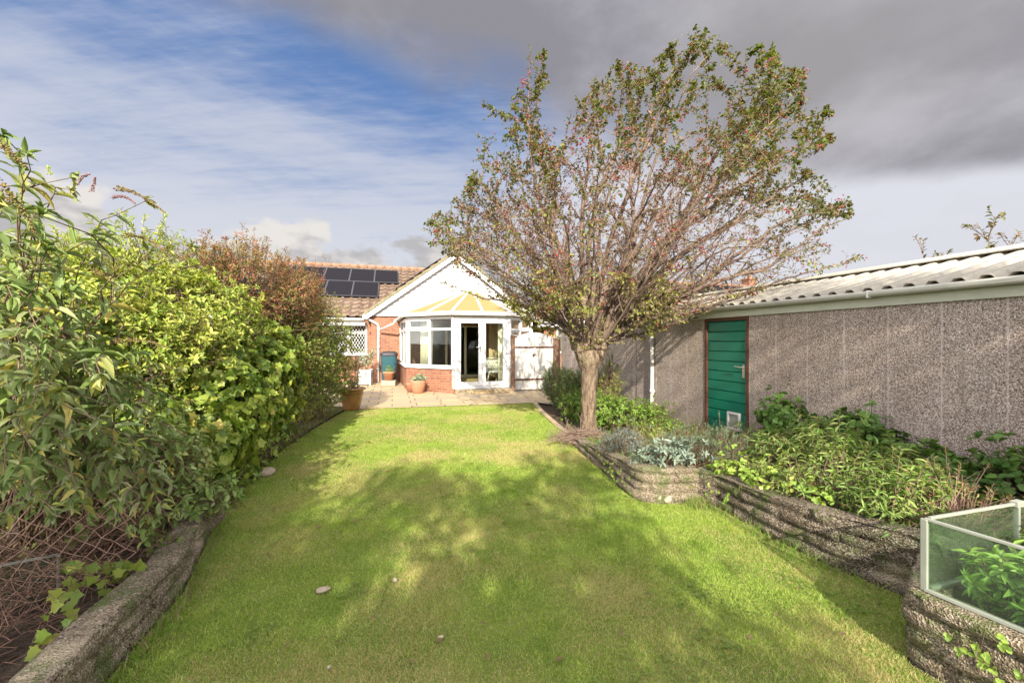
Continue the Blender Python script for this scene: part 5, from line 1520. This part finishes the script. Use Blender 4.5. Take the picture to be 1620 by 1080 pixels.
# ------------------------------------------------------------------ behind the left wall: wire netting, glass and dead stems
wf0, wf1 = np.array((-2.85, 1.45)), np.array((-2.12, 2.32))
nf = thing('wire_netting', 'sagging rusty diamond wire netting behind the low left wall', 'wire fence', (*wf0, .1))
A_, B_ = [], []
Lf = np.linalg.norm(wf1 - wf0); cell = .074; rows = 8; cols_ = int(Lf / cell)
def wp(i, j):
    u = i * cell / 2 / Lf
    p = np.array((*(wf0 + (wf1 - wf0) * u), .12 + j * cell * .55))
    b = .03 * math.sin(u * 5 + j * .2) + .008 * math.sin(j * 1.1 + u * 3)
    return p + np.array((b, 0, .03 * math.sin(u * 9)))
for i in range(cols_ * 2):
    for j in range(rows * 2):
        if (i + j) % 2 == 0: A_.append(wp(i, j)); B_.append(wp(i + 1, j + 1))
        else: A_.append(wp(i + 1, j)); B_.append(wp(i, j + 1))
        
A_, B_ = np.array(A_), np.array(B_); wo = np.array((*wf0, .1))
jw = {}
def jit_(P):
    for r_ in range(len(P)):
        k_ = tuple(np.round(P[r_], 3)); jw.setdefault(k_, rng.normal(size=3) * .005); P[r_] = P[r_] + jw[k_]
    return P
A_, B_ = jit_(A_.copy()), jit_(B_.copy())
tubes('mesh', A_ - wo, B_ - wo, .0018, .0018, 4, M['wire'], nf)
gs = thing('glass_sheet', 'dirty sheet of glass leaning behind the rusty netting at bottom left', 'glass', (-2.32, 1.55, .12))
g0, g1 = np.array((-3.05, 1.72, -.02)), np.array((-2.40, 2.14, -.02)); go_ = np.array((-2.32, 1.55, .12))
MB().bar((g0 + g1) / 2 * 0 + g0 + (0, 0, .2) - go_, g1 + (0, 0, .2) - go_, .006, .38).build('pane', M['dirtyglass'], gs)
MB().bar(g0 + (0, 0, .395) - go_, g1 + (0, 0, .395) - go_, .010, .010).bar(g1 + (0, 0, 0) - go_, g1 + (0, 0, .39) - go_, .010, .010, (1, 0, 0)).build('frame', M['metal'], gs)
shrub('leafy_undershrub', 'mixed green leafy shoots filling the bank under the buddleia by the low wall', 'shrub', (-2.6, 2.9, .1),
      [(-2.50, 2.95, .34, .24, .3, .22), (-2.8, 2.6, .42, .3, .3, .25), (-2.75, 3.1, .5, .3, .35, .3), (-3.2, 2.3, .5, .3, .3, .3), (-2.36, 3.05, .26, .15, .28, .12), (-2.2, 2.62, .26, .10, .12, .08)],
      560, 4, .06, .03, [(.20, .28, .07), (.14, .21, .05), (.28, .34, .12), (.36, .34, .1)], T_OVAL, 'leafmatt', (40, 90), .012, .42, .3, .3, 55, stems=40, stem_r=.004)
# dead stem tangle
A_, B_ = [], []
for _ in range(1500):
    y = random.uniform(1.0, 3.2); x = lb_x(y) - random.uniform(.10, .95); z = .14 + random.uniform(0, .30)
    p = np.array((x, y, z)); d = unit(rng.normal(size=3) * (1, 1, .45))
    for _ in range(4):
        q = p + d * random.uniform(.03, .07); A_.append(p); B_.append(q); p = q; d = unit(d + rng.normal(size=3) * .6)
tag(tubes('dead_stems', A_, B_, .0017, .0013, 4, m_plain('dead_stem', (.17, .095, .06), .9, .4, 20), None), 'tangle of dry reddish dead stems heaped behind the low left wall', 'dead stems', kind='stuff')
sprig('bindweed', 'few large heart-shaped yellow-green leaves trailing over the low left wall', 'climbing plant', (-2.42, 2.35, .22),
      [px(120, 900, 2.0), px(200, 890, 2.25), px(90, 960, 1.85), px(160, 960, 2.0), px(180, 915, 2.15), px(230, 905, 2.2), px(150, 915, 2.05), px(245, 925, 2.2), px(50, 1045, 1.6), px(30, 1055, 1.55)], .052, .05, [(.20, .29, .05), (.28, .32, .06), (.14, .23, .04)], T_LOBE, 'leaf', .003, 5, (60, 90), None, .6, 1, .08)

# ================================================================== right-hand border
GR = [(.16, .25, .05), (.24, .34, .08), (.09, .15, .03), (.31, .37, .10), (.22, .24, .07), (.12, .19, .04)]
DG = [(.06, .13, .025), (.10, .19, .035), (.15, .26, .05), (.05, .10, .02)]
def wpt(y, o): # point o metres in front of the garage wall at depth y
    return wall_x(y) - o / .9587
def bl(y, o, z, r, ry, rz): return (wpt(y, o), y, z, r, ry, rz)
shrub('bramble', 'dark green bramble with broad leaves climbing the wall just right of the green door', 'bramble', (wpt(4.7, .3), 4.7, .2),
      [bl(4.95, .22, .52, .24, .22, .26), bl(4.6, .25, .38, .25, .25, .24), bl(4.3, .25, .45, .22, .22, .22), bl(4.15, .22, .60, .14, .22, .12)],
      520, 4, .062, .05, DG, T_OVAL, 'leafgloss', (50, 95), .01, .40, .3, .2, 61, stems=16, stem_r=.005, group='brambles along the garage wall')
shrub('bramble', 'low dark bramble trailing along the garage wall behind the pale leafy plants', 'bramble', (wpt(3.7, .3), 3.7, .2),
      [bl(3.95, .20, .45, .2, .28, .18), bl(3.55, .25, .36, .26, .3, .17), bl(3.2, .3, .32, .24, .25, .15)],
      520, 4, .062, .05, DG, T_OVAL, 'leafgloss', (50, 95), .01, .40, .3, .2, 62, stems=16, stem_r=.005, group='brambles along the garage wall')
shrub('bramble', 'bramble with broad leaves at the right edge of the picture beyond the glass frame', 'bramble', (wpt(2.95, .3), 2.95, .2),
      [bl(3.0, .25, .42, .24, .25, .20), bl(2.7, .35, .40, .26, .3, .18), bl(2.4, .4, .4, .2, .3, .2)],
      420, 4, .062, .05, DG, T_OVAL, 'leafgloss', (50, 95), .01, .40, .3, .2, 63, stems=16, stem_r=.005, group='brambles along the garage wall')
shrub('herbaceous_plant', 'light green leafy perennial spilling over the long dark block wall', 'plant', (2.55, 3.2, .25),
      [(2.35, 3.15, .38, .22, .28, .15), (2.65, 3.5, .40, .26, .3, .17), (2.75, 3.0, .37, .28, .3, .14), (2.45, 2.75, .40, .15, .22, .12), (2.20, 3.3, .34, .17, .2, .12)],
      520, 7, .052, .014, GR, T_LANCE, 'leaf', (30, 75), .012, .36, .3, .9, 71, stems=60, stem_r=.004)
shrub('herbaceous_plant', 'taller pale green leafy stems in the middle of the right border against the brambles', 'plant', (3.0, 3.8, .22),
      [(2.95, 3.75, .46, .25, .26, .22), (2.7, 4.1, .34, .24, .3, .15), (3.25, 3.45, .32, .22, .28, .14), (3.05, 3.1, .34, .22, .28, .11)],
      430, 7, .07, .016, [(.17, .27, .06), (.24, .34, .08), (.11, .19, .04), (.30, .30, .10)], T_LANCE, 'leaf', (30, 75), .014, .36, .3, .9, 72, stems=50, stem_r=.004)
shrub('orange_stemmed_weed', 'reddish thin stemmed weed between the leafy plants and the glass frame', 'plant', (3.0, 2.8, .2),
      [(3.0, 2.75, .36, .3, .25, .16), (3.2, 2.95, .38, .25, .25, .18)],
      150, 6, .03, .010, [(.30, .15, .06), (.25, .28, .08), (.4, .25, .1)], T_SMALL, 'leaf', (30, 80), .01, .3, .4, .8, 73, stems=60, stem_r=.0035, twig='wire')
shrub('strawberry_plant', 'low carpet of small round yellow-green leaves on top of the dark block wall', 'ground cover', (2.05, 3.5, .28),
      [(1.98, 3.72, .33, .15, .16, .06), (2.10, 3.4, .35, .16, .22, .06), (2.32, 3.65, .30, .25, .25, .08), (2.25, 3.05, .38, .12, .2, .06)],
      420, 4, .032, .03, [(.30, .40, .07), (.20, .32, .05), (.42, .45, .10)], T_OVAL, 'leaf', (50, 90), .004, .3, .3, .8, 74, stems=8, stem_r=.002)
shrub('silver_plant', 'silver-grey felted plant on top of the pale stone wall', 'plant', (1.55, 3.95, .3),
      [(1.50, 3.92, .40, .17, .13, .10), (1.36, 3.98, .36, .12, .12, .08), (1.68, 3.90, .36, .12, .12, .09)],
      75, 7, .062, .021, [(.21, .26, .19), (.15, .20, .14), (.29, .33, .26)], T_OVAL, 'leafmatt', (35, 80), .006, .2, .3, .7, 75, stems=14, stem_r=.004)
shrub('lavender', 'low blue-grey mound of fine leaves just right of the tree base', 'plant', (1.28, 4.75, .2),
      [(1.22, 4.72, .27, .20, .20, .13), (1.42, 4.78, .25, .16, .16, .11)],
      420, 7, .034, .006, [(.19, .25, .20), (.12, .17, .13), (.26, .31, .27)], T_SMALL, 'leafmatt', (10, 50), .006, .2, .4, .9, 76, stems=10, stem_r=.003)
shrub('rosemary', 'grey-green spiky bush between the silver plant and the green door', 'plant', (2.0, 4.2, .24),
      [(1.95, 4.15, .36, .20, .2, .15), (2.2, 4.3, .38, .2, .2, .15), (1.85, 4.45, .32, .2, .2, .12)],
      620, 8, .032, .006, [(.17, .24, .14), (.11, .17, .08), (.24, .30, .18)], T_SMALL, 'leafmatt', (15, 55), .008, .2, .35, .9, 77, stems=20, stem_r=.003)
shrub('leafy_perennial', 'bright green leafy band of plants behind the tree trunk', 'plant', (1.7, 6.5, .05),
      [(1.5, 6.9, .30, .3, .35, .26), (1.85, 6.6, .28, .35, .4, .24), (2.15, 6.2, .26, .3, .4, .22), (1.3, 7.6, .28, .25, .4, .24), (2.2, 5.7, .2, .3, .3, .18)],
      1300, 6, .05, .022, [(.22, .34, .05), (.15, .26, .04), (.32, .42, .08)], T_OVAL, 'leaf', (35, 85), .01, .36, .3, .6, 78, inner_n=200, stems=30, stem_r=.004)
shrub('slender_shrub', 'thin upright yellow-green shrub against the pebbledash behind the trunk', 'shrub', (1.75, 7.3, .05),
      [(1.78, 7.3, .75, .16, .18, .55), (1.68, 7.25, .4, .2, .2, .3)],
      420, 5, .035, .014, [(.28, .34, .07), (.2, .28, .05), (.38, .34, .10)], T_SMALL, 'leaf', (20, 70), .01, .3, .4, .9, 79, stems=40, stem_r=.004)
shrub('bushy_plant', 'rounded dark green bush with fine leaves beside the white garden gate', 'shrub', (1.25, 9.1, .03),
      [(1.15, 9.3, .45, .36, .36, .40), (1.5, 8.9, .40, .38, .4, .38), (1.2, 8.6, .3, .3, .35, .28), (1.75, 8.3, .45, .35, .4, .38), (1.0, 9.6, .5, .25, .25, .36), (1.3, 8.0, .22, .3, .3, .22)],
      2600, 6, .045, .012, [(.13, .21, .05), (.08, .15, .04), (.22, .30, .08), (.16, .22, .09)], T_SMALL, 'leaf', (20, 75), .012, .38, .25, .6, 80, inner_n=300, stems=40, stem_r=.004)
shrub('planter_plant', 'dense light green seedlings growing inside the glass frame', 'plant', (2.4, 1.6, .33),
      [(2.20, 1.78, .42, .13, .09, .12), (2.27, 1.58, .43, .14, .15, .14), (2.48, 1.74, .43, .22, .18, .15), (2.45, 1.32, .43, .18, .2, .14), (2.7, 1.4, .44, .3, .3, .14), (2.85, 1.9, .46, .3, .18, .14), (2.72, 1.0, .42, .2, .3, .12)],
      1500, 6, .050, .018, [(.27, .42, .08), (.18, .31, .05), (.38, .50, .13)], T_LANCE, 'leaf', (35, 80), .01, .3, .3, .9, 81, poke=.04, stems=50, stem_r=.003)
# ivy rosettes on the walls
for q, (X, Y, Z_, lab) in enumerate(((1.98, 1.555, .24, 'small bright ivy sprays hanging on the planter wall below the glass frame'), (1.83, 3.72, .16, 'sparse ivy sprigs on the shaded end of the long dark wall'), (1.10, 4.25, .14, 'yellowish creeper on the face of the pale stone wall'))):
    P = np.array([(X, Y, Z_)]) + rng.normal(size=(26, 3)) * ((.03, .10, .055) if q == 0 else (.03, .22, .07)); P[:, 0] = np.interp(P[:, 1], [1.03, 1.557, 1.86] if q == 0 else [3.65, 3.8, 4.5] if q == 1 else [3.88, 4.5, 5.36], [2.16, 1.97, 1.86] if q == 0 else [1.842, 1.70, 1.70] if q == 1 else [1.155, 1.06, .94]) - .045
    t = thing('ivy', lab, 'climbing plant', (X, Y, Z_)); oo = np.array((X, Y, Z_))
    A = np.tile(unit(np.array((-1., -.35, .3))), (26, 1)); b_, d_, n_, _ = rosette(P, A, 4, (50, 85))
    leaves('foliage', b_ - oo, d_, n_, rng.uniform(.014, .025, len(b_)), .019, palette(len(b_), [(.26, .38, .06), (.34, .44, .09), (.18, .3, .05)]), T_OVAL, M['leaf'], t)
    tubes('stems', P - oo, P - oo + rng.normal(size=P.shape) * (.01, .05, .05), .0016, .001, 4, M['twigdark'], t)
# dry grasses in front of the green door
def stalks(name, label, cat, n, area, h, r, pal, lean=.45, seg=4, mat='straw', group=None, kind='stuff'):
    A_, B_, C_l = [], [], []
    V, Fc, C = [], [], []
    for _ in range(n):
        x, y, z = area(); p = np.array((x, y, z)); d = unit(rng.normal(size=3) * lean + (0, 0, 1)); c = np.array(random.choice(pal)) * random.uniform(.7, 1.2)
        L_ = h * random.uniform(.5, 1.2); w_ = unit(np.cross(d, rng.normal(size=3))) * r
        b = len(V)
        for s in range(seg + 1):
            k_ = 1 - s / seg * .85; V += [p - w_ * k_, p + w_ * k_]; C += [c, c]
            p = p + d * L_ / seg; d = unit(d + rng.normal(size=3) * .15 + (0, 0, -.12))
        for s in range(seg): Fc += [(b + 2 * s, b + 2 * s + 1, b + 2 * s + 3), (b + 2 * s, b + 2 * s + 3, b + 2 * s + 2)]
    return tag(tri_obj(name, V, Fc, M[mat], None, np.array(C)), label, cat, group, kind)
def area_dry():
    y = random.uniform(4.6, 6.0); a, b = bed_x(min(y, 6.3)) + .3, wall_x(y) - .08
    x = a + (b - a) * random.uniform(.2, 1.0); return x, y, float(bed_z(x, y))
stalks('dry_grass', 'straw-brown dry grasses and stalks in front of the green door', 'dry grass', 2100, area_dry, .34, .0022, [(.40, .28, .16), (.30, .22, .10), (.25, .26, .08), (.36, .17, .12), (.20, .24, .07)], .5)
def area_bed():
    y = random.uniform(2.5, 6.3); a, b = bed_x(y) + .03, wall_x(y) - .05
    x = random.uniform(a, b); return x, y, float(bed_z(x, y)) - .01
stalks('undergrowth', 'mixed low green undergrowth covering the soil of the right border', 'ground cover', 9000, area_bed, .12, .004, [(.16, .25, .05), (.22, .32, .06), (.30, .30, .10), (.10, .18, .03)], .9, 3, 'leaf')
def area_bed2():
    y = random.uniform(6.3, 11.8); a, b = 1.0, wall_x(y) - .05
    x = a + (b - a) * random.random() if b > a else a; return x, y, .03
stalks('undergrowth', 'low green plants along the foot of the wall behind the tree', 'ground cover', 3500, area_bed2, .16, .004, [(.16, .25, .05), (.22, .32, .06), (.10, .18, .03)], .8, 3, 'leaf')
def area_left():
    y = random.uniform(2.6, 8.8); x = lb_x(y) - abs(rng.normal()) * .18; return x, y, .03
stalks('border_grass', 'thin rough grass and litter along the left edge of the lawn', 'grass', 4200, area_left, .09, .0024, [(.16, .25, .05), (.30, .24, .12), (.22, .30, .07), (.25, .18, .10)], .9, 3, 'straw')
# twig heap at the foot of the tree
A_, B_ = [], []
for _ in range(420):
    a = random.uniform(0, 6.28); r_ = random.uniform(.05, .42); p = np.array((TX - .12 + math.cos(a) * r_, TY - .30 + math.sin(a) * r_ * .9, .05 + random.uniform(0, .16) * (1 - r_ * 1.6)))
    d = unit(rng.normal(size=3) * (1, 1, .22)); 
    for _ in range(3): q = p + d * random.uniform(.06, .11); A_.append(p); B_.append(q); p = q; d = unit(d + rng.normal(size=3) * (.25, .25, .1))
tag(tubes('twig_heap', A_, B_, .0035, .0025, 5, M['twig'], None), 'heap of pruned brown twigs around the foot of the tree', 'twigs', kind='stuff')
# tufts at wall bases
def area_tuft():
    i = random.random()
    if i < .3: return 1.70 + rng.normal() * .05, 3.68 + rng.normal() * .04, 0
    if i < .55:
        y = random.uniform(2.4, 3.6); return float(np.interp(y, [2.376, 2.66, 3.077, 3.65], [2.25, 2.10, 1.93, 1.81])) - abs(rng.normal()) * .03, y, 0
    y = random.uniform(.9, 3.2); return float(np.interp(y, [.9, 1.82, 2.4, 3.107], [-1.45, -1.78, -1.93, -2.30])) + abs(rng.normal()) * .05, y, 0
stalks('grass_tuft', 'longer grass tufts along the foot of the garden walls', 'grass', 1700, area_tuft, .10, .0022, [(.16, .27, .04), (.24, .34, .06), (.34, .26, .14)], .45, 4, 'grass')

# potted plants
shrub('potted_shrub', 'thin straggly shrub growing in the large glazed pot', 'plant', (-3.52, 8.88, .46), [(-3.50, 8.9, .62, .16, .16, .12), (-3.42, 8.9, 1.0, .14, .14, .35)], 130, 5, .03, .012,
      [(.26, .32, .14), (.18, .25, .08), (.4, .42, .3)], T_SMALL, 'leafmatt', (30, 80), .01, .2, .4, .5, 91, stems=22, stem_r=.006)
shrub('potted_plant', 'small blue-green succulent in the rounded terracotta pot', 'plant', (-2.72, 11.72, .36), [(-2.72, 11.72, .42, .19, .19, .09)], 70, 5, .07, .02, [(.2, .28, .2), (.3, .36, .2), (.36, .2, .1)], T_LANCE, 'leafmatt', (30, 80), .0, .1, .4, .8, 92, stems=5, stem_r=.004)
shrub('potted_plant', 'low green plant in the square clay pot', 'plant', (-4.14, 13.62, .48), [(-4.14, 13.62, .50, .12, .12, .05)], 60, 5, .04, .012, [(.2, .34, .08), (.3, .4, .1)], T_SMALL, 'leaf', (20, 80), .0, .1, .4, .8, 93, stems=5, stem_r=.003)
shrub('variegated_plant', 'white-edged airy plant rising behind the white slatted planter', 'plant', (-5.0, 13.85, .1), [(-4.98, 13.8, .85, .2, .16, .28), (-4.75, 13.75, 1.1, .1, .1, .15)], 150, 5, .05, .018, [(.55, .6, .5), (.25, .36, .15), (.6, .62, .55)], T_OVAL, 'leaf', (30, 80), .01, .2, .4, .6, 94, stems=16, stem_r=.006)

# far shrubs peeping over the garage roof
WB = [(.20, .14, .07), (.16, .19, .06), (.28, .16, .10)]
sprig('sapling', 'slender sapling with sparse brown leaves rising above the garage roof near the right edge', 'tree', (8.6, 7.3, .0), [px(1562, 326, 7.3), px(1590, 372, 7.2), px(1545, 352, 7.4), px(1575, 398, 7.2)], .09, .045, WB, T_OVAL, r=.011, per=18, side=11, sl=.40, bare=.72)
sprig('sapling', 'small twiggy branch tips showing low above the garage ridge', 'tree', (7.6, 7.5, .0), [px(1455, 376, 7.4), px(1492, 398, 7.5), px(1480, 404, 7.3), px(1500, 402, 7.3), px(1618, 372, 7.3)], .08, .04, WB, T_OVAL, r=.010, per=12, side=8, sl=.30, bare=.8)

# ================================================================== the tree behind the camera that shades the foreground
st_ = thing('garden_tree', 'broad leafy tree standing behind the viewpoint, throwing dappled shade on the lawn', 'tree', (2.2, -6.2, 0)); so_ = np.array((2.2, -6.2, 0.))
ab = []
BL = []
r_bl = random.Random(4)
for _ in range(30):
    x = r_bl.uniform(-2.3, 5.0); q = r_bl.uniform(.38, .72)
    BL.append((x, r_bl.uniform(-5.5, -4.3), r_bl.uniform(2.3, 4.9 + .10 * x), q, q, q * .8))
for x, y, z, q in ((4.0, -5.4, 6.1, .30), (4.3, -5.8, 7.2, .34), (3.7, -5.2, 5.5, .28), (4.6, -6.1, 8.0, .30), (4.2, -6.0, 8.8, .28), (3.2, -5.4, 6.6, .25), (4.9, -5.5, 6.8, .3), (1.2, -5.6, 5.9, .3), (-.6, -5.4, 5.5, .3), (3.5, -5.0, 6.3, .3), (4.5, -5.6, 7.6, .3), (4.0, -6.2, 8.3, .3), (4.9, -6.2, 9.2, .3)): BL.append((x, y, z, q * 1.15, q * 1.15, q * .7))
P_, A2_ = clusters(BL, 3000, .40, 1.8, .35, 5, .2, .2)
pos2, par2 = colonise(P_[:1000], [((2.2, -6.2, 0.0), -1), ((2.2, -6.2, .6), 0), ((2.25, -6.15, 1.2), 1), ((2.2, -6.0, 1.8), 2), ((2.0, -5.8, 2.3), 3), ((1.2, -5.5, 2.7), 4), ((.2, -5.3, 3.0), 5), ((3.2, -5.6, 2.8), 4)], .2, 1.6, .3, 120)
r2, _k = pipe(par2, .008, 2.3); m_ = par2 >= 0
tubes('branches', pos2[par2[m_]] - so_, pos2[m_] - so_, np.minimum(r2[par2[m_]], .2), np.minimum(r2[m_], .2), 7, M['bark'], st_)
b_, d_, n_, _ = rosette(P_, A2_, 9, (20, 100), .02); b_ = b_ + rng.normal(size=b_.shape) * .12
leaves('crown', b_ - so_, d_, n_, rng.uniform(.09, .14, len(b_)), .075, palette(len(b_), GR), T_OVAL, M['leaf'], st_)

# ================================================================== lawn grass, weeds, litter
LP_ = [(x, y) for x, y in LAWN]
def pts_in_lawn(n, ymin, ymax):
    out = []
    xs = rng.uniform(-3.8, 2.5, n * 2); ys = rng.uniform(ymin, ymax, n * 2)
    lx = np.interp(ys, [p[1] for p in LAWN_L], [p[0] for p in LAWN_L])
    rl = sorted([(p[1], p[0]) for p in LAWN_R], key=lambda q: q[0])
    rx = np.interp(ys, [q[0] for q in rl], [q[1] for q in rl])
    lim = np.where(ys > 9.84, 1, 0)
    far = 8.86 + (xs + 3.62) * .2355
    k_ = (xs > lx) & (xs < rx) & (ys < far)
    return np.stack([xs[k_], ys[k_]], 1)
XY = np.concatenate([pts_in_lawn(210000, .9, 3.4), pts_in_lawn(170000, 3.2, 6.0), pts_in_lawn(110000, 6.0, 9.9)])
n = len(XY); Y_ = XY[:, 1]
P3 = np.concatenate([XY, np.zeros((n, 1))], 1)
hgt = (.011 + .011 * rng.random(n)) * (1 + .7 * (fbm(P3, 5, 3, 2) - .5)); wd = np.interp(Y_, [1, 3, 6, 10], [.0014, .0019, .0032, .0048])
hgt *= np.interp(Y_, [1, 6, 10], [1, 1.0, .8])
tl_ = rng.normal(size=(n, 3)) * .55; tl_[:, 2] = 1; dirg = unit(tl_)
sdg = unit(np.cross(dirg, rng.normal(size=(n, 3))))
tp_ = P3 + dirg * hgt[:, None]; tp_[:, :2] += rng.normal(size=(n, 2)) * .006
V = np.stack([P3 - sdg * wd[:, None], P3 + sdg * wd[:, None], tp_], 1).reshape(-1, 3)
big_ = fbm(P3, 1.1, 21, 3); med = fbm(P3, 4.5, 22, 3)
GC = palette(n, [(.22, .31, .04), (.34, .42, .085), (.45, .50, .13), (.28, .37, .06), (.18, .29, .03)], P3, 3, 8, .6)
dry = (fbm(P3, 1.7, 31, 4) * 1.0 + rng.random(n) * .45) > .83; GC[dry] = palette(dry.sum(), [(.46, .40, .16), (.40, .32, .13), (.5, .48, .2)])
dg = (fbm(P3, 2.1, 41, 3) > .62) & (rng.random(n) < .35); GC[dg] = palette(dg.sum(), [(.16, .27, .035), (.20, .32, .04)])
tag(tri_obj('lawn_grass', V, np.arange(3 * n).reshape(n, 3), M['grass'], None, np.repeat(GC, 3, 0)), 'short mown grass of the lawn', 'grass', kind='stuff')
# clover and moss patches
WP = []
for (x, y, s_, c_) in ((1095, 935, .12, 100), (1165, 960, .10, 50), (1260, 925, .07, 30), (1140, 1020, .08, 40), (1060, 1060, .12, 60), (900, 925, .06, 20), (415, 1000, .06, 25), (560, 940, .06, 20), (1350, 960, .10, 50), (840, 800, .10, 30), (1010, 790, .10, 40)):
    g = px(x, y, 0); Zg = CAMZ * F / (y - 540); X = (x - 810) / F * Zg
    WP.append(np.stack([X + rng.normal(size=c_) * s_, Zg + rng.normal(size=c_) * s_ * .7, np.full(c_, .015)], 1))
WP = np.concatenate(WP); A = np.tile([[0, 0, 1.]], (len(WP), 1)); b_, d_, n_, _ = rosette(WP, A, 3, (65, 88))
tag(leaves('lawn_weeds', b_, d_, n_, rng.uniform(.010, .018, len(b_)), .011, palette(len(b_), [(.12, .17, .03), (.18, .24, .05), (.09, .13, .025)]), T_OVAL, M['leafmatt']), 'bluish clover patches scattered in the lawn', 'weeds', kind='stuff')
# fallen leaves: one prototype copied
pr = leaves('fallen_leaf', np.array([[0, 0, .004]]), np.array([[1., 0, .1]]), np.array([[0, 0, 1.]]), .055, .035, np.array([[.15, .10, .055]]), T_OVAL, M['straw'])
tag(pr, 'small curled brown dead leaf lying on the grass', 'dead leaf', 'fallen leaves on the lawn')
spots = [(700, 1018), (830, 965), (340, 975), (290, 1020), (385, 965), (715, 885), (745, 873), (1080, 845), (560, 830), (535, 918), (500, 838), (640, 865), (925, 905), (950, 885), (905, 940), (625, 700), (680, 735), (735, 728), (610, 748), (1190, 862), (1340, 900), (1265, 930), (655, 1050), (730, 925), (860, 870), (1180, 1010), (1330, 1010), (1230, 980), (590, 985), (450, 1030), (480, 900), (610, 800), (950, 830), (1040, 900), (800, 830), (760, 990), (530, 1020), (370, 920), (700, 790), (545, 700), (580, 720), (880, 1050), (1280, 1050), (430, 810), (880, 755), (1095, 980), (770, 1040), (985, 1010), (420, 880), (470, 800)]
for i, (x, y) in enumerate(spots):
    o = pr if i == 0 else pr.copy()
    if i: col.objects.link(o)
    Zg = CAMZ * F / (y - 540); o.location = ((x - 810) / F * Zg, Zg, .012 + random.random() * .01)
    o.rotation_euler = (random.uniform(-.5, .5), random.uniform(-.5, .5), random.uniform(0, 6.28)); s_ = random.uniform(.5, 1.1) * (.62 if y > 850 else .9); o.scale = (s_, s_, s_)
def stone(name, label, x, y, sz, seed):
    Zg = CAMZ * F / (y - 540)
    mb = MB(); k_ = 18; rings = 9; V_ = []
    for i in range(rings + 1):
        ph = math.pi * i / rings
        for j in range(k_):
            th = 2 * math.pi * j / k_; d = np.array((math.sin(ph) * math.cos(th), math.sin(ph) * math.sin(th), math.cos(ph)))
            V_.append(d * sz * (1 + .5 * (vnoise(d[None] + seed, 1.6, seed)[0] - .5)))
    mb.add(V_, [(i * k_ + j, (i + 1) * k_ + j, (i + 1) * k_ + (j + 1) % k_, i * k_ + (j + 1) % k_) for i in range(rings) for j in range(k_)], True)
    o = mb.build(name, M['stone']); o.location = ((x - 810) / F * Zg, Zg, sz[2] * .5 + .012); o.rotation_euler = (0, 0, .3)
    tag(o, label, 'stone')
stone('stone', 'flat pale stone, the largest stone on the lawn', 511, 937, (.042, .025, .012), 1)
stone('stone', 'small rounded pale stone near the middle of the lawn', 625, 921, (.014, .014, .012), 2)
stone('pebble', 'tiny white pebble at the bottom edge of the lawn', 520, 1060, (.008, .008, .007), 3)
stone('shell', 'small whitish shell fragment on the lawn front centre', 697, 1012, (.016, .010, .008), 4)
stone('rock', 'rounded yellowish rock set against the foot of the pale stone wall', 1052, 795, (.08, .05, .05), 7)
stone('rock', 'flat rock under the lime shrub at the left lawn edge', 420, 752, (.10, .07, .05), 8)
